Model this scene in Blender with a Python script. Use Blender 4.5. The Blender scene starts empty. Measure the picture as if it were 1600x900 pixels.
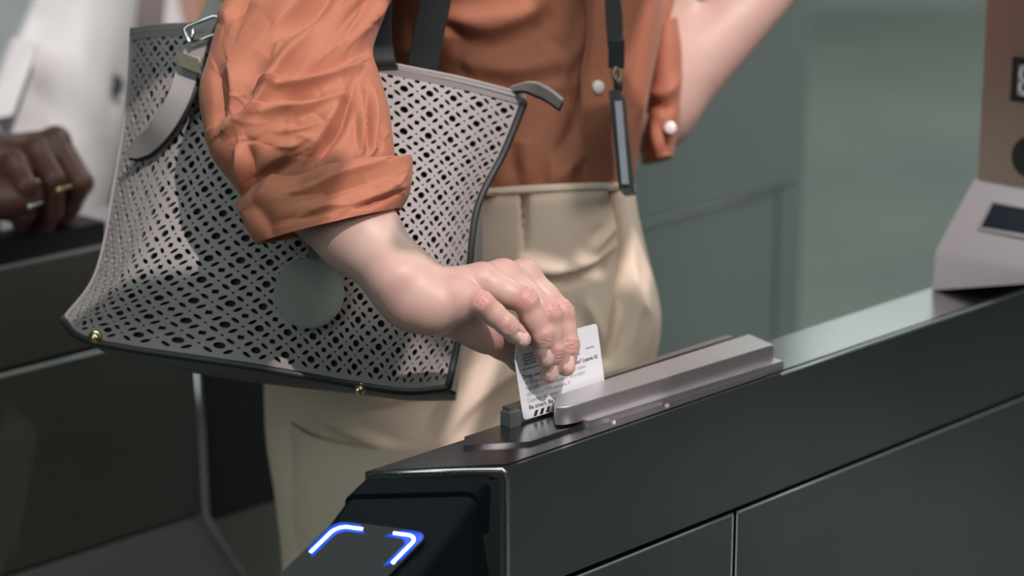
import bpy, bmesh, math, random
import numpy as np
from mathutils import Vector, Matrix
from mathutils.geometry import delaunay_2d_cdt
random.seed(4); rng = np.random.default_rng(4)
SC = bpy.context.scene
COL = SC.collection

# ------------------------------------------------------------------ camera
FPX = 3700.0; PITCH = math.radians(15); CAM = np.array([0, 0, 1.53])
cd = bpy.data.cameras.new('camera'); cam = bpy.data.objects.new('camera', cd); COL.objects.link(cam)
cam.location = CAM; cam.rotation_euler = (math.radians(75), 0, 0)
cd.sensor_width = 36; cd.lens = FPX / 1600 * 36; cd.clip_start = .05; cd.clip_end = 100
cd.dof.use_dof = True; cd.dof.focus_distance = 1.672; cd.dof.aperture_fstop = 4.0
SC.camera = cam

# ------------------------------------------------------------------ world, light, exposure
SC.view_settings.view_transform = 'Standard'; SC.view_settings.look = 'None'
SC.view_settings.gamma = 1; SC.view_settings.exposure = 0.0
W = bpy.data.worlds.new('world'); SC.world = W; W.use_nodes = True
bg = W.node_tree.nodes['Background']; bg.inputs[0].default_value = (.50, .60, .58, 1); bg.inputs[1].default_value = .30

def light(name, kind, loc, target, energy, color, **kw):
    l = bpy.data.lights.new(name, kind); l.energy = energy; l.color = color
    for k, v in kw.items(): setattr(l, k, v)
    o = bpy.data.objects.new(name, l); COL.objects.link(o); o.location = loc
    o.rotation_euler = (Vector(target) - Vector(loc)).to_track_quat('-Z', 'Y').to_euler()
    return o
SUN_DIR = np.array([.30, -.55, .78]); SUN_DIR /= np.linalg.norm(SUN_DIR)
light('sunlight', 'SUN', tuple(SUN_DIR * 5), (0, 0, 0), 3.0, (1, .87, .86), angle=.004)
light('ambient_fill', 'AREA', (.3, 1.2, 3.12), (.3, 1.2, 0), 26, (.88, 1, .96), shape='RECTANGLE', size=2.6, size_y=1.6)  # added ambient fill from overhead, not a known fitting
light('far_fill', 'AREA', (1.6, 3.6, 3.12), (1.5, 3.5, 0), 40, (.90, 1, .97), shape='RECTANGLE', size=2.4, size_y=1.2)  # added fill that lifts the far column and panels
light('front_left_fill', 'AREA', (-1.5, -.7, 2.3), (-.2, 1.8, .9), 19, (.84, 1, .97), shape='RECTANGLE', size=1.6, size_y=1.6)  # added fill from front left to open the shaded sides
light('front_right_fill', 'AREA', (2.3, -.2, 2.9), (.05, 1.9, .95), 38, (1, .89, .84), shape='RECTANGLE', size=1.0, size_y=1.0)  # added fill from front right for the trousers and torso
light('back_fill', 'AREA', (2.6, 7.6, 3.1), (2.6, 7.6, 0), 105, (.88, 1, .94), shape='RECTANGLE', size=5, size_y=4)  # added overhead wash that brightens the background floor

# ------------------------------------------------------------------ frames of reference
TH = PITCH
RX = np.array([1, 0, 0.]); FW = np.array([0, math.cos(TH), -math.sin(TH)]); UP = np.array([0, math.sin(TH), math.cos(TH)])
def P(px, py, D): return CAM + D * (FW + (px - 800) / FPX * RX + (450 - py) / FPX * UP)
def PA(a):
    a = np.asarray(a, float); return CAM + a[..., 2:3] * (FW + (a[..., 0:1] - 800) / FPX * RX + (450 - a[..., 1:2]) / FPX * UP)
def PIX(p):
    q = np.asarray(p) - CAM; D = q @ FW
    return np.stack([800 + FPX * (q @ RX) / D, 450 - FPX * (q @ UP) / D, D], -1)
ANG = math.radians(46); LV = np.array([math.cos(ANG), math.sin(ANG), 0]); NV = np.array([-math.sin(ANG), math.cos(ANG), 0])
CO = np.array([-.00345, 1.5098, 0.]); ZV = np.array([0, 0, 1.])
def T(s, o, z): return CO + s * LV + o * NV + z * ZV

# ------------------------------------------------------------------ materials
def nt(name):
    m = bpy.data.materials.new(name); m.use_nodes = True
    return m, m.node_tree.nodes, m.node_tree.links, m.node_tree.nodes['Principled BSDF']
def mat(name, col, rough=.5, metal=0, spec=.5, bump=0, bscale=200, vary=0, vscale=20, stretch=None, sheen=0, sss=0, emit=None, estr=1, trans=0, alpha=1, coat=0):
    m, N, L, b = nt(name)
    b.inputs['Base Color'].default_value = (*col, 1); b.inputs['Roughness'].default_value = rough
    b.inputs['Metallic'].default_value = metal; b.inputs['Specular IOR Level'].default_value = spec
    b.inputs['Sheen Weight'].default_value = sheen; b.inputs['Coat Weight'].default_value = coat
    if sss:
        b.inputs['Subsurface Weight'].default_value = sss; b.inputs['Subsurface Radius'].default_value = (1, .4, .25); b.inputs['Subsurface Scale'].default_value = .004
    if emit: b.inputs['Emission Color'].default_value = (*emit, 1); b.inputs['Emission Strength'].default_value = estr
    b.inputs['Transmission Weight'].default_value = trans
    if bump or vary:
        tc = N.new('ShaderNodeTexCoord'); mp = N.new('ShaderNodeMapping')
        if stretch: mp.inputs['Scale'].default_value = stretch
        L.new(tc.outputs['Object'], mp.inputs[0])
    if bump:
        n = N.new('ShaderNodeTexNoise'); n.inputs['Scale'].default_value = bscale; n.inputs['Detail'].default_value = 4
        L.new(mp.outputs[0], n.inputs['Vector'])
        bp = N.new('ShaderNodeBump'); bp.inputs['Strength'].default_value = bump; bp.inputs['Distance'].default_value = .002
        L.new(n.outputs[0], bp.inputs['Height']); L.new(bp.outputs[0], b.inputs['Normal'])
    if vary:
        n = N.new('ShaderNodeTexNoise'); n.inputs['Scale'].default_value = vscale; n.inputs['Detail'].default_value = 5
        L.new(mp.outputs[0], n.inputs['Vector'])
        mx = N.new('ShaderNodeMix'); mx.data_type = 'RGBA'
        mx.inputs[6].default_value = (*[c * (1 - vary) for c in col], 1); mx.inputs[7].default_value = (*[min(1, c * (1 + vary)) for c in col], 1)
        L.new(n.outputs[0], mx.inputs[0]); L.new(mx.outputs[2], b.inputs['Base Color'])
    return m
def brushed(name, col, rough):
    m, N, L, b = nt(name)
    b.inputs['Metallic'].default_value = 1; b.inputs['Base Color'].default_value = (*col, 1)
    tc = N.new('ShaderNodeTexCoord'); mp = N.new('ShaderNodeMapping'); mp.inputs['Scale'].default_value = (6, 400, 400)
    L.new(tc.outputs['Object'], mp.inputs[0])
    n = N.new('ShaderNodeTexNoise'); n.inputs['Scale'].default_value = 4; n.inputs['Detail'].default_value = 6
    L.new(mp.outputs[0], n.inputs['Vector'])
    r = N.new('ShaderNodeMapRange'); r.inputs['To Min'].default_value = rough - .06; r.inputs['To Max'].default_value = rough + .08
    L.new(n.outputs[0], r.inputs[0]); L.new(r.outputs[0], b.inputs['Roughness'])
    n2 = N.new('ShaderNodeTexNoise'); n2.inputs['Scale'].default_value = 9; L.new(tc.outputs['Object'], n2.inputs['Vector'])
    mx = N.new('ShaderNodeMix'); mx.data_type = 'RGBA'; mx.inputs[6].default_value = (*[c * .86 for c in col], 1); mx.inputs[7].default_value = (*[min(1, c * 1.1) for c in col], 1)
    L.new(n2.outputs[0], mx.inputs[0]); L.new(mx.outputs[2], b.inputs['Base Color'])
    bp = N.new('ShaderNodeBump'); bp.inputs['Strength'].default_value = .06; bp.inputs['Distance'].default_value = .001
    L.new(n.outputs[0], bp.inputs['Height']); L.new(bp.outputs[0], b.inputs['Normal'])
    return m
def skin(name, col, red, rough=.45):
    m, N, L, b = nt(name)
    at = N.new('ShaderNodeAttribute'); at.attribute_name = 'flush'
    tc = N.new('ShaderNodeTexCoord'); n = N.new('ShaderNodeTexNoise'); n.inputs['Scale'].default_value = 45; n.inputs['Detail'].default_value = 4
    L.new(tc.outputs['Object'], n.inputs['Vector'])
    ma = N.new('ShaderNodeMath'); ma.operation = 'MULTIPLY_ADD'; ma.inputs[1].default_value = .5; L.new(n.outputs[0], ma.inputs[0]); L.new(at.outputs['Fac'], ma.inputs[2])
    ms = N.new('ShaderNodeMath'); ms.operation = 'SUBTRACT'; ms.inputs[1].default_value = .18; ms.use_clamp = True; L.new(ma.outputs[0], ms.inputs[0])
    mx = N.new('ShaderNodeMix'); mx.data_type = 'RGBA'; mx.inputs[6].default_value = (*col, 1); mx.inputs[7].default_value = (*red, 1)
    L.new(ms.outputs[0], mx.inputs[0]); L.new(mx.outputs[2], b.inputs['Base Color'])
    b.inputs['Roughness'].default_value = rough; b.inputs['Specular IOR Level'].default_value = .4
    b.inputs['Subsurface Weight'].default_value = .12; b.inputs['Subsurface Radius'].default_value = (1, .35, .2); b.inputs['Subsurface Scale'].default_value = .005
    v = N.new('ShaderNodeTexNoise'); v.inputs['Scale'].default_value = 700; v.inputs['Detail'].default_value = 3; L.new(tc.outputs['Object'], v.inputs['Vector'])
    bp = N.new('ShaderNodeBump'); bp.inputs['Strength'].default_value = .12; bp.inputs['Distance'].default_value = .001
    L.new(v.outputs[0], bp.inputs['Height']); L.new(bp.outputs[0], b.inputs['Normal'])
    return m
M = dict(
    steel=brushed('brushed_steel', (.225, .24, .245), .21), steel_far=brushed('far_lit_steel', (.31, .31, .295), .36), lip=mat('highlight_steel', (.42, .45, .44), .4, metal=.5), skirt=mat('sunlit_skirt_steel', (.21, .185, .195), .45, metal=.25, vary=.08, vscale=8), steel_pink_lit=mat('pink_lit_steel', (.60, .52, .56), .42, metal=.45), steel_top=brushed('polished_steel', (.42, .42, .44), .2),  # far copy lighter, head and skirt pinker, highlight lines brighter: light held in colour
    steel_bar=brushed('satin_steel', (.66, .61, .63), .44), steel_warm=brushed('warm_steel', (.50, .46, .44), .36),  # brown reflections on the post are put into the warm base colour
    steel_teal_lit=mat('teal_reflection_steel', (.33, .395, .385), .45, metal=.3, vary=.06, vscale=6),  # teal reflection on plain steel put into the base colour
    steel_edge=brushed('bright_steel', (.72, .70, .72), .25),
    black=mat('black_plastic', (.005, .008, .012), .5, spec=.08, bump=.12, bscale=900), black2=mat('dark_plastic', (.012, .014, .016), .6),
    glassy=mat('reader_glass', (.012, .011, .013), .10, spec=.2), blue=mat('blue_led', (.2, .4, 1), emit=(.42, .62, 1), estr=7), bluehalo=mat('blue_halo', (.0, .02, .1), .3, emit=(.01, .08, .75), estr=1.1),
    lcd=mat('lcd', (.012, .02, .035), .15, coat=.2),
    seam=mat('seam_shadow_gap', (.02, .022, .022), .7),
    skin=skin('fair_skin', (.51, .345, .295), (.47, .195, .17)), nail=mat('fingernail', (.70, .49, .44), .22, spec=.6, coat=.2),
    skin2=skin('dark_skin', (.135, .052, .042), (.085, .03, .024), .42), nail2=mat('dark_fingernail', (.22, .13, .11), .3),
    rust=mat('rust_cotton', (.38, .130, .073), .72, bump=.10, bscale=1500, sheen=.08, vary=.06, vscale=60),
    button=mat('pearl_button', (.80, .74, .72), .25),
    trouser=mat('beige_cloth', (.75, .605, .485), .8, bump=.08, bscale=1400, vary=.05, vscale=30),
    leather=mat('taupe_leather', (.285, .258, .256), .52, bump=.12, bscale=900, vary=.06, vscale=40),
    leather_dark=mat('slate_leather', (.13, .132, .142), .5, bump=.1, bscale=900), gusset=mat('grey_blue_leather', (.24, .25, .275), .5, bump=.1, bscale=900),
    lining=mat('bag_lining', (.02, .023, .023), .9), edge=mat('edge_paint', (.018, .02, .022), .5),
    gold=mat('pale_gold', (.80, .62, .36), .25, metal=1), chrome=mat('chrome', (.7, .72, .72), .2, metal=1), brass=mat('antique_brass', (.17, .155, .11), .4, metal=1),
    highlight_blue=mat('highlight_pale_blue', (.40, .52, .52), .35), card=mat('card_white', (.60, .62, .655), .38), ink=mat('ink_black', (.015, .015, .02), .6), ink2=mat('ink_grey', (.16, .17, .2), .6),  # pale blue stands for highlights on the far swipe block
    strap=mat('black_webbing', (.014, .015, .017), .7), badge=mat('badge_face', (.33, .34, .40), .35),
    jacket=mat('white_jacket_cloth', (.60, .59, .60), .85, bump=.06, bscale=700), darkcloth=mat('dark_cloth', (.03, .03, .035), .9), greycloth=mat('grey_brown_cloth', (.12, .10, .105), .9),
    tan=mat('tan_knit', (.74, .42, .19), .9, sheen=.1), cream=mat('cream_cloth', (.5, .42, .36), .9), hair=mat('brown_hair', (.06, .03, .018), .5), shoe=mat('shoe_leather', (.04, .03, .025), .4),
    sign=mat('sign_black', (.015, .017, .02), .4), signw=mat('sign_white', (.7, .7, .7), .5), lens=mat('dark_green_lens', (.008, .02, .016), .3),
    wall=mat('concourse_wall', (.42, .44, .43), .7, vary=.1, vscale=2), wall_dim=mat('dim_wall', (.10, .11, .11), .8, vary=.1, vscale=2), ceil=mat('ceiling_paint', (.45, .47, .47), .8), dark=mat('plinth_metal', (.03, .03, .03), .6),  # last entry is the plain dark metal of the plinths
)
m, N, L, b = nt('terrazzo_floor'); M['floor'] = m
tc = N.new('ShaderNodeTexCoord'); n1 = N.new('ShaderNodeTexNoise'); n1.inputs['Scale'].default_value = 1.1; n1.inputs['Detail'].default_value = 3
L.new(tc.outputs['Object'], n1.inputs['Vector']); n2 = N.new('ShaderNodeTexNoise'); n2.inputs['Scale'].default_value = 90; L.new(tc.outputs['Object'], n2.inputs['Vector'])
r1 = N.new('ShaderNodeValToRGB'); r1.color_ramp.elements[0].position = .35; r1.color_ramp.elements[0].color = (.115, .15, .13, 1); r1.color_ramp.elements[1].position = .68; r1.color_ramp.elements[1].color = (.20, .215, .19, 1)
L.new(n1.outputs[0], r1.inputs[0]); mx = N.new('ShaderNodeMix'); mx.data_type = 'RGBA'; mx.inputs[0].default_value = .15
L.new(r1.outputs[0], mx.inputs[6]); L.new(n2.outputs[0], mx.inputs[7]); L.new(mx.outputs[2], b.inputs['Base Color']); b.inputs['Roughness'].default_value = .38

# ------------------------------------------------------------------ mesh helpers
def obj(name, verts, faces, material, parent=None, smooth=True, kind=None, sharp=None, local=False):
    me = bpy.data.meshes.new(name)
    verts = np.asarray(verts, float)
    me.from_pydata(verts.tolist(), [], [tuple(int(i) for i in f) for f in faces]); me.update()
    return objm(name, me, material, parent, smooth, kind, sharp)
def objm(name, me, material, parent=None, smooth=True, kind=None, sharp=None):
    if material is not None: me.materials.append(material)
    me.polygons.foreach_set('use_smooth', [smooth] * len(me.polygons))
    if sharp: me.set_sharp_from_angle(angle=math.radians(sharp))
    o = bpy.data.objects.new(name, me); COL.objects.link(o)
    if parent is not None:
        o.parent = parent
    if kind: o['kind'] = kind
    return o
def bmobj(name, bm, material, parent=None, bevel=0, seg=2, smooth=True, kind=None):
    if bevel:
        bmesh.ops.bevel(bm, geom=[e for e in bm.edges if e.calc_face_angle(0) > .35], offset=bevel, segments=seg, profile=.5, affect='EDGES', clamp_overlap=True)
    bmesh.ops.recalc_face_normals(bm, faces=bm.faces[:])
    me = bpy.data.meshes.new(name); bm.normal_update()
    nl = []      # area-weighted normals: flat faces stay flat, only the bevels turn
    if smooth:
        for f in bm.faces:
            for v in f.verts:
                n_ = Vector((0, 0, 0))
                for g in v.link_faces:
                    if g.normal.dot(f.normal) > .8: n_ += g.normal * g.calc_area()
                nl.append(n_.normalized() if n_.length > 1e-14 else f.normal.copy())
    bm.to_mesh(me); bm.free()
    o = objm(name, me, material, parent, smooth, kind)
    if smooth: me.normals_split_custom_set(nl)
    return o
def prism_bm(poly, z0, z1, bm=None):
    bm = bm or bmesh.new()
    lo = [bm.verts.new((x, y, z0)) for x, y in poly]; hi = [bm.verts.new((x, y, z1)) for x, y in poly]
    n = len(poly); bm.faces.new(lo[::-1]); bm.faces.new(hi)
    for i in range(n): bm.faces.new((lo[i], lo[(i + 1) % n], hi[(i + 1) % n], hi[i]))
    return bm
def box_bm(x0, x1, y0, y1, z0, z1, bm=None): return prism_bm([(x0, y0), (x1, y0), (x1, y1), (x0, y1)], z0, z1, bm)
def solid_bm(vs, fs):
    bm = bmesh.new(); v = [bm.verts.new(tuple(p)) for p in vs]
    for f in fs: bm.faces.new([v[i] for i in f])
    return bm
HEX = [(3, 2, 1, 0), (4, 5, 6, 7), (0, 1, 5, 4), (1, 2, 6, 5), (2, 3, 7, 6), (3, 0, 4, 7)]
def empty(name, loc=(0, 0, 0), rz=0):
    o = bpy.data.objects.new(name, None); COL.objects.link(o); o.location = loc; o.rotation_euler = (0, 0, rz); o.empty_display_size = .05
    return o
def tag(o, label, cat=None, group=None):
    o['label'] = label
    if cat: o['category'] = cat
    if group: o['group'] = group
    return o
def rel(p, parent):      # world points -> parent's local frame (parents carry only a location / z-turn)
    p = np.asarray(p, float) - np.array(parent.location); a = -parent.rotation_euler.z
    c, s = math.cos(a), math.sin(a)
    return np.stack([p[..., 0] * c - p[..., 1] * s, p[..., 0] * s + p[..., 1] * c, p[..., 2]], -1)
FLAT = {'handle', 'strap_tail', 'strap_edge', 'neck_strap', 'zip_tab', 'zip_tab_backing', 'top_band', 'zip_tape', 'strap_keeper', 'charm_loop', 'belt_loop', 'badge_card', 'coat_edge', 'placket'}
def wobj(name, verts, faces, material, parent, **k):
    if name in FLAT: k.setdefault('sharp', 28)
    return obj(name, rel(verts, parent), faces, material, parent, **k)

def cr(vals, t):         # Catmull-Rom through rows of vals at parameters t in [0, n-1]
    v = np.asarray(vals, float); n = len(v); t = np.clip(np.asarray(t, float), 0, n - 1)
    i = np.minimum(t.astype(int), n - 2); f = t - i
    f = f.reshape(f.shape + (1,) * (v.ndim - 1))
    g = lambda k: v[np.clip(k, 0, n - 1)]
    p1, p2 = g(i), g(i + 1)
    idx0 = (i - 1 >= 0).reshape(f.shape); idx3 = (i + 2 <= n - 1).reshape(f.shape)
    p0 = np.where(idx0, g(i - 1), 2 * p1 - p2); p3 = np.where(idx3, g(i + 2), 2 * p2 - p1)
    return .5 * (2 * p1 + (p2 - p0) * f + (2 * p0 - 5 * p1 + 4 * p2 - p3) * f ** 2 + (3 * p1 - p0 - 3 * p2 + p3) * f ** 3)
def spline(pts, n): return cr(pts, np.linspace(0, len(pts) - 1, n))
def grid_faces(nv, nu, closed=False, flip=False):
    F = []
    for j in range(nv - 1):
        for i in range(nu if closed else nu - 1):
            a, b_, c, d = j * nu + i, j * nu + (i + 1) % nu, (j + 1) * nu + (i + 1) % nu, (j + 1) * nu + i
            F.append((d, c, b_, a) if flip else (a, b_, c, d))
    return F
def tube_vf(pts, r, n=10, caps=True):
    pts = np.asarray(pts, float); m_ = len(pts); r = np.broadcast_to(np.asarray(r, float), (m_,))
    tg = np.gradient(pts, axis=0); tg /= np.linalg.norm(tg, axis=1)[:, None] + 1e-12
    ref = np.array([0, 0, 1.]) if abs(tg[0][2]) < .9 else np.array([1., 0, 0])
    V = []; 
    for k in range(m_):
        s = np.cross(tg[k], ref); s /= np.linalg.norm(s); u = np.cross(s, tg[k]); ref = u
        for i in range(n):
            a = 2 * math.pi * i / n; V.append(pts[k] + r[k] * (math.cos(a) * s + math.sin(a) * u))
    F = grid_faces(m_, n, True)
    if caps: F += [tuple(range(n))[::-1], tuple((m_ - 1) * n + i for i in range(n))]
    return np.array(V), F
def strap_vf(pts, wv, th):      # flat strap: centre line, half-width vectors, thickness
    pts = np.asarray(pts, float); wv = np.broadcast_to(np.asarray(wv, float), pts.shape)
    tg = np.gradient(pts, axis=0); nn = np.cross(tg, wv); nn /= np.linalg.norm(nn, axis=1)[:, None] + 1e-12; nn = nn * th / 2
    ring = [pts - wv * .92 - nn, pts + wv * .92 - nn, pts + wv - nn * .4, pts + wv + nn * .4, pts + wv * .92 + nn, pts - wv * .92 + nn, pts - wv + nn * .4, pts - wv - nn * .4]
    V = np.stack(ring, 1).reshape(-1, 3); n = 8; m_ = len(pts)
    return V, grid_faces(m_, n, True) + [tuple(range(n))[::-1], tuple((m_ - 1) * n + i for i in range(n))]
def join_vf(*parts):
    V = []; F = []; k = 0
    for v, f in parts:
        V.append(np.asarray(v)); F += [tuple(i + k for i in q) for q in f]; k += len(v)
    return np.concatenate(V), F
def loft(st, nv, nu, p=1.0):
    """st: rows (lx,ly,rx,ry,D,hd,tilt_px): a ring whose left and right limbs are seen at those places, hd deep, at depth D."""
    A = cr(np.array(st, float), np.linspace(0, len(st) - 1, nv))
    l = PA(A[:, [0, 1, 4]]); r = PA(A[:, [2, 3, 4]]); c = (l + r) / 2; w = (r - l) / 2
    wh = w / np.linalg.norm(w, axis=1)[:, None]
    d = FW - (wh @ FW)[:, None] * wh; d -= (A[:, 6:7] / 1000) * UP
    d /= np.linalg.norm(d, axis=1)[:, None]; d = d * A[:, 5:6]
    ph = np.linspace(0, 2 * math.pi, nu, endpoint=False)
    cs, sn = np.cos(ph), np.sin(ph); cs = np.sign(cs) * abs(cs) ** p; sn = np.sign(sn) * abs(sn) ** p
    return c[:, None] + w[:, None] * cs[None, :, None] + d[:, None] * sn[None, :, None]      # (nv,nu,3)
def grid_normals(V, closed=True):
    du = (np.roll(V, -1, 1) - np.roll(V, 1, 1)) if closed else np.gradient(V, axis=1)
    dv = np.gradient(V, axis=0); n = np.cross(du, dv); n /= np.linalg.norm(n, axis=2)[..., None] + 1e-12
    return n
def seg_dist(p, a, b_):
    ab = b_ - a; t = np.clip(((p - a) @ ab) / (ab @ ab + 1e-12), 0, 1)
    return np.linalg.norm(p - a - t[..., None] * ab, axis=-1), t
def fold_field(V, folds, far=None):
    """creases and ridges: each fold = (amp in m, width in px as seen at the cloth, polyline, taper); returns displacement."""
    q = PIX(V)[..., :2]; out = np.zeros(V.shape[:-1])
    for amp, wd, pl, *rest in folds:
        taper = rest[0] if rest else 1
        pl = np.array(pl, float)
        if len(pl) > 2: pl = spline(pl, 4 * len(pl))
        n = len(pl) - 1; best = np.full(out.shape, 1e9); bt = np.zeros(out.shape); sd = np.zeros(out.shape)
        for i in range(n):
            d, t = seg_dist(q, pl[i], pl[i + 1])
            ab = pl[i + 1] - pl[i]; cr_ = ab[0] * (q[..., 1] - pl[i][1]) - ab[1] * (q[..., 0] - pl[i][0])
            k = d < best; best = np.where(k, d, best); bt = np.where(k, (i + t) / n, bt); sd = np.where(k, np.sign(cr_), sd)
        env = np.sin(np.pi * np.clip(bt * .86 + .07, 0, 1)) ** .7 if taper == 1 else (np.clip(1 - bt, 0, 1) ** .7 if taper == 2 else (np.clip(bt, 0, 1) ** .7 if taper == 3 else 1))
        # steep on the side to the right of the line (image y down: sd>0), gentle on the other
        wl = np.where(sd > 0, wd * .55, wd * 1.35)
        out += amp * env * np.exp(-(best / wl) ** 1.45)
    return out
def softnoise(V, scale, seed, octs=2):
    r = np.random.default_rng(seed); out = np.zeros(V.shape[:-1])
    for o in range(octs):
        for k in range(5):
            d = r.normal(size=3); d /= np.linalg.norm(d); out += np.sin(V @ d * scale * (1.9 ** o) * r.uniform(.7, 1.3) + r.uniform(0, 6.28)) / (1.9 ** o)
    return out / 5

# ------------------------------------------------------------------ blended bodies (signed distances -> one surface)
class Field:
    def __init__(s, lo, hi, h):
        s.lo = np.array(lo, float); s.h = h; s.n = np.ceil((np.array(hi) - s.lo) / h).astype(int) + 1
        s.ax = [s.lo[i] + h * np.arange(s.n[i]) for i in range(3)]
        s.d = np.full(s.n, .05, np.float32)
    def sl(s, lo, hi, m):
        a = np.clip(np.floor((np.array(lo) - m - s.lo) / s.h).astype(int), 0, s.n - 1); b_ = np.clip(np.ceil((np.array(hi) + m - s.lo) / s.h).astype(int) + 1, 1, s.n)
        return tuple(slice(a[i], max(a[i] + 1, b_[i])) for i in range(3))
    def grid(s, S): return s.ax[0][S[0]][:, None, None], s.ax[1][S[1]][None, :, None], s.ax[2][S[2]][None, None, :]
    def cap(s, a, b_, ra, rb, k=.006, arr=None, op='add', flat=None):
        a = np.asarray(a, float); b_ = np.asarray(b_, float); rm = max(ra, rb)
        S = s.sl(np.minimum(a, b_) - rm, np.maximum(a, b_) + rm, 2 * k + .012)
        X, Y, Z = s.grid(S); ab = b_ - a; L2 = ab @ ab + 1e-12
        px, py, pz = X - a[0], Y - a[1], Z - a[2]
        t = np.clip((px * ab[0] + py * ab[1] + pz * ab[2]) / L2, 0, 1)
        qx, qy, qz = px - t * ab[0], py - t * ab[1], pz - t * ab[2]
        if flat is not None:      # squash along a direction: (dir, factor>1)
            fd, ff = flat; pr = qx * fd[0] + qy * fd[1] + qz * fd[2]
            dd = np.sqrt(qx * qx + qy * qy + qz * qz + (ff * ff - 1) * pr * pr)
        else: dd = np.sqrt(qx * qx + qy * qy + qz * qz)
        dd = dd - (ra + (rb - ra) * t)
        A = s.d if arr is None else arr
        c = A[S]
        if op == 'add':
            h = np.clip(.5 + .5 * (c - dd) / k, 0, 1); A[S] = (c + (dd - c) * h - k * h * (1 - h))
        else:
            h = np.clip(.5 - .5 * (c + dd) / k, 0, 1); A[S] = (c + (-dd - c) * h + k * h * (1 - h))
    def ball(s, a, r, k=.006, arr=None, op='add'): s.cap(a, np.asarray(a) + 1e-5, r, r, k, arr, op)
    def mesh(s):
        d = s.d; I = d < 0
        c = [I[i:i - 1 or None, j:j - 1 or None, k:k - 1 or None] for i in (0, 1) for j in (0, 1) for k in (0, 1)]
        al = c[0].copy(); an = c[0].copy()
        for q in c[1:]: al &= q; an |= q
        cells = np.argwhere(an & ~al); idx = -np.ones(al.shape, int); idx[tuple(cells.T)] = np.arange(len(cells))
        acc = np.zeros((len(cells), 3)); cnt = np.zeros(len(cells))
        for axis in range(3):
            o1, o2 = [a for a in range(3) if a != axis]
            for u in (0, 1):
                for v in (0, 1):
                    off = np.zeros(3, int); off[o1] = u; off[o2] = v
                    p0 = cells + off; p1 = p0.copy(); p1[:, axis] += 1
                    a = d[tuple(p0.T)]; b_ = d[tuple(p1.T)]; x = (a < 0) != (b_ < 0)
                    t = np.where(x, a / np.where(x, a - b_, 1), 0)
                    q = p0.astype(float); q[:, axis] += t
                    acc[x] += q[x]; cnt[x] += 1
        V = s.lo + s.h * acc / cnt[:, None]
        Q = []
        for axis in range(3):
            o1, o2 = (axis + 1) % 3, (axis + 2) % 3
            sl0 = [slice(None)] * 3; sl1 = [slice(None)] * 3; sl0[axis] = slice(0, -1); sl1[axis] = slice(1, None)
            e = np.argwhere(I[tuple(sl0)] != I[tuple(sl1)])
            e = e[(e[:, o1] > 0) & (e[:, o2] > 0) & (e[:, o1] < d.shape[o1] - 1) & (e[:, o2] < d.shape[o2] - 1)]
            def at(a, b_):
                f = e.copy(); f[:, o1] -= a; f[:, o2] -= b_; return idx[tuple(f.T)]
            q = np.stack([at(1, 1), at(0, 1), at(0, 0), at(1, 0)], 1)
            ins = I[tuple(e.T)]; q[~ins] = q[~ins][:, ::-1]; Q.append(q)
        Q = np.concatenate(Q); Q = Q[(Q >= 0).all(1)]
        return V, Q
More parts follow.
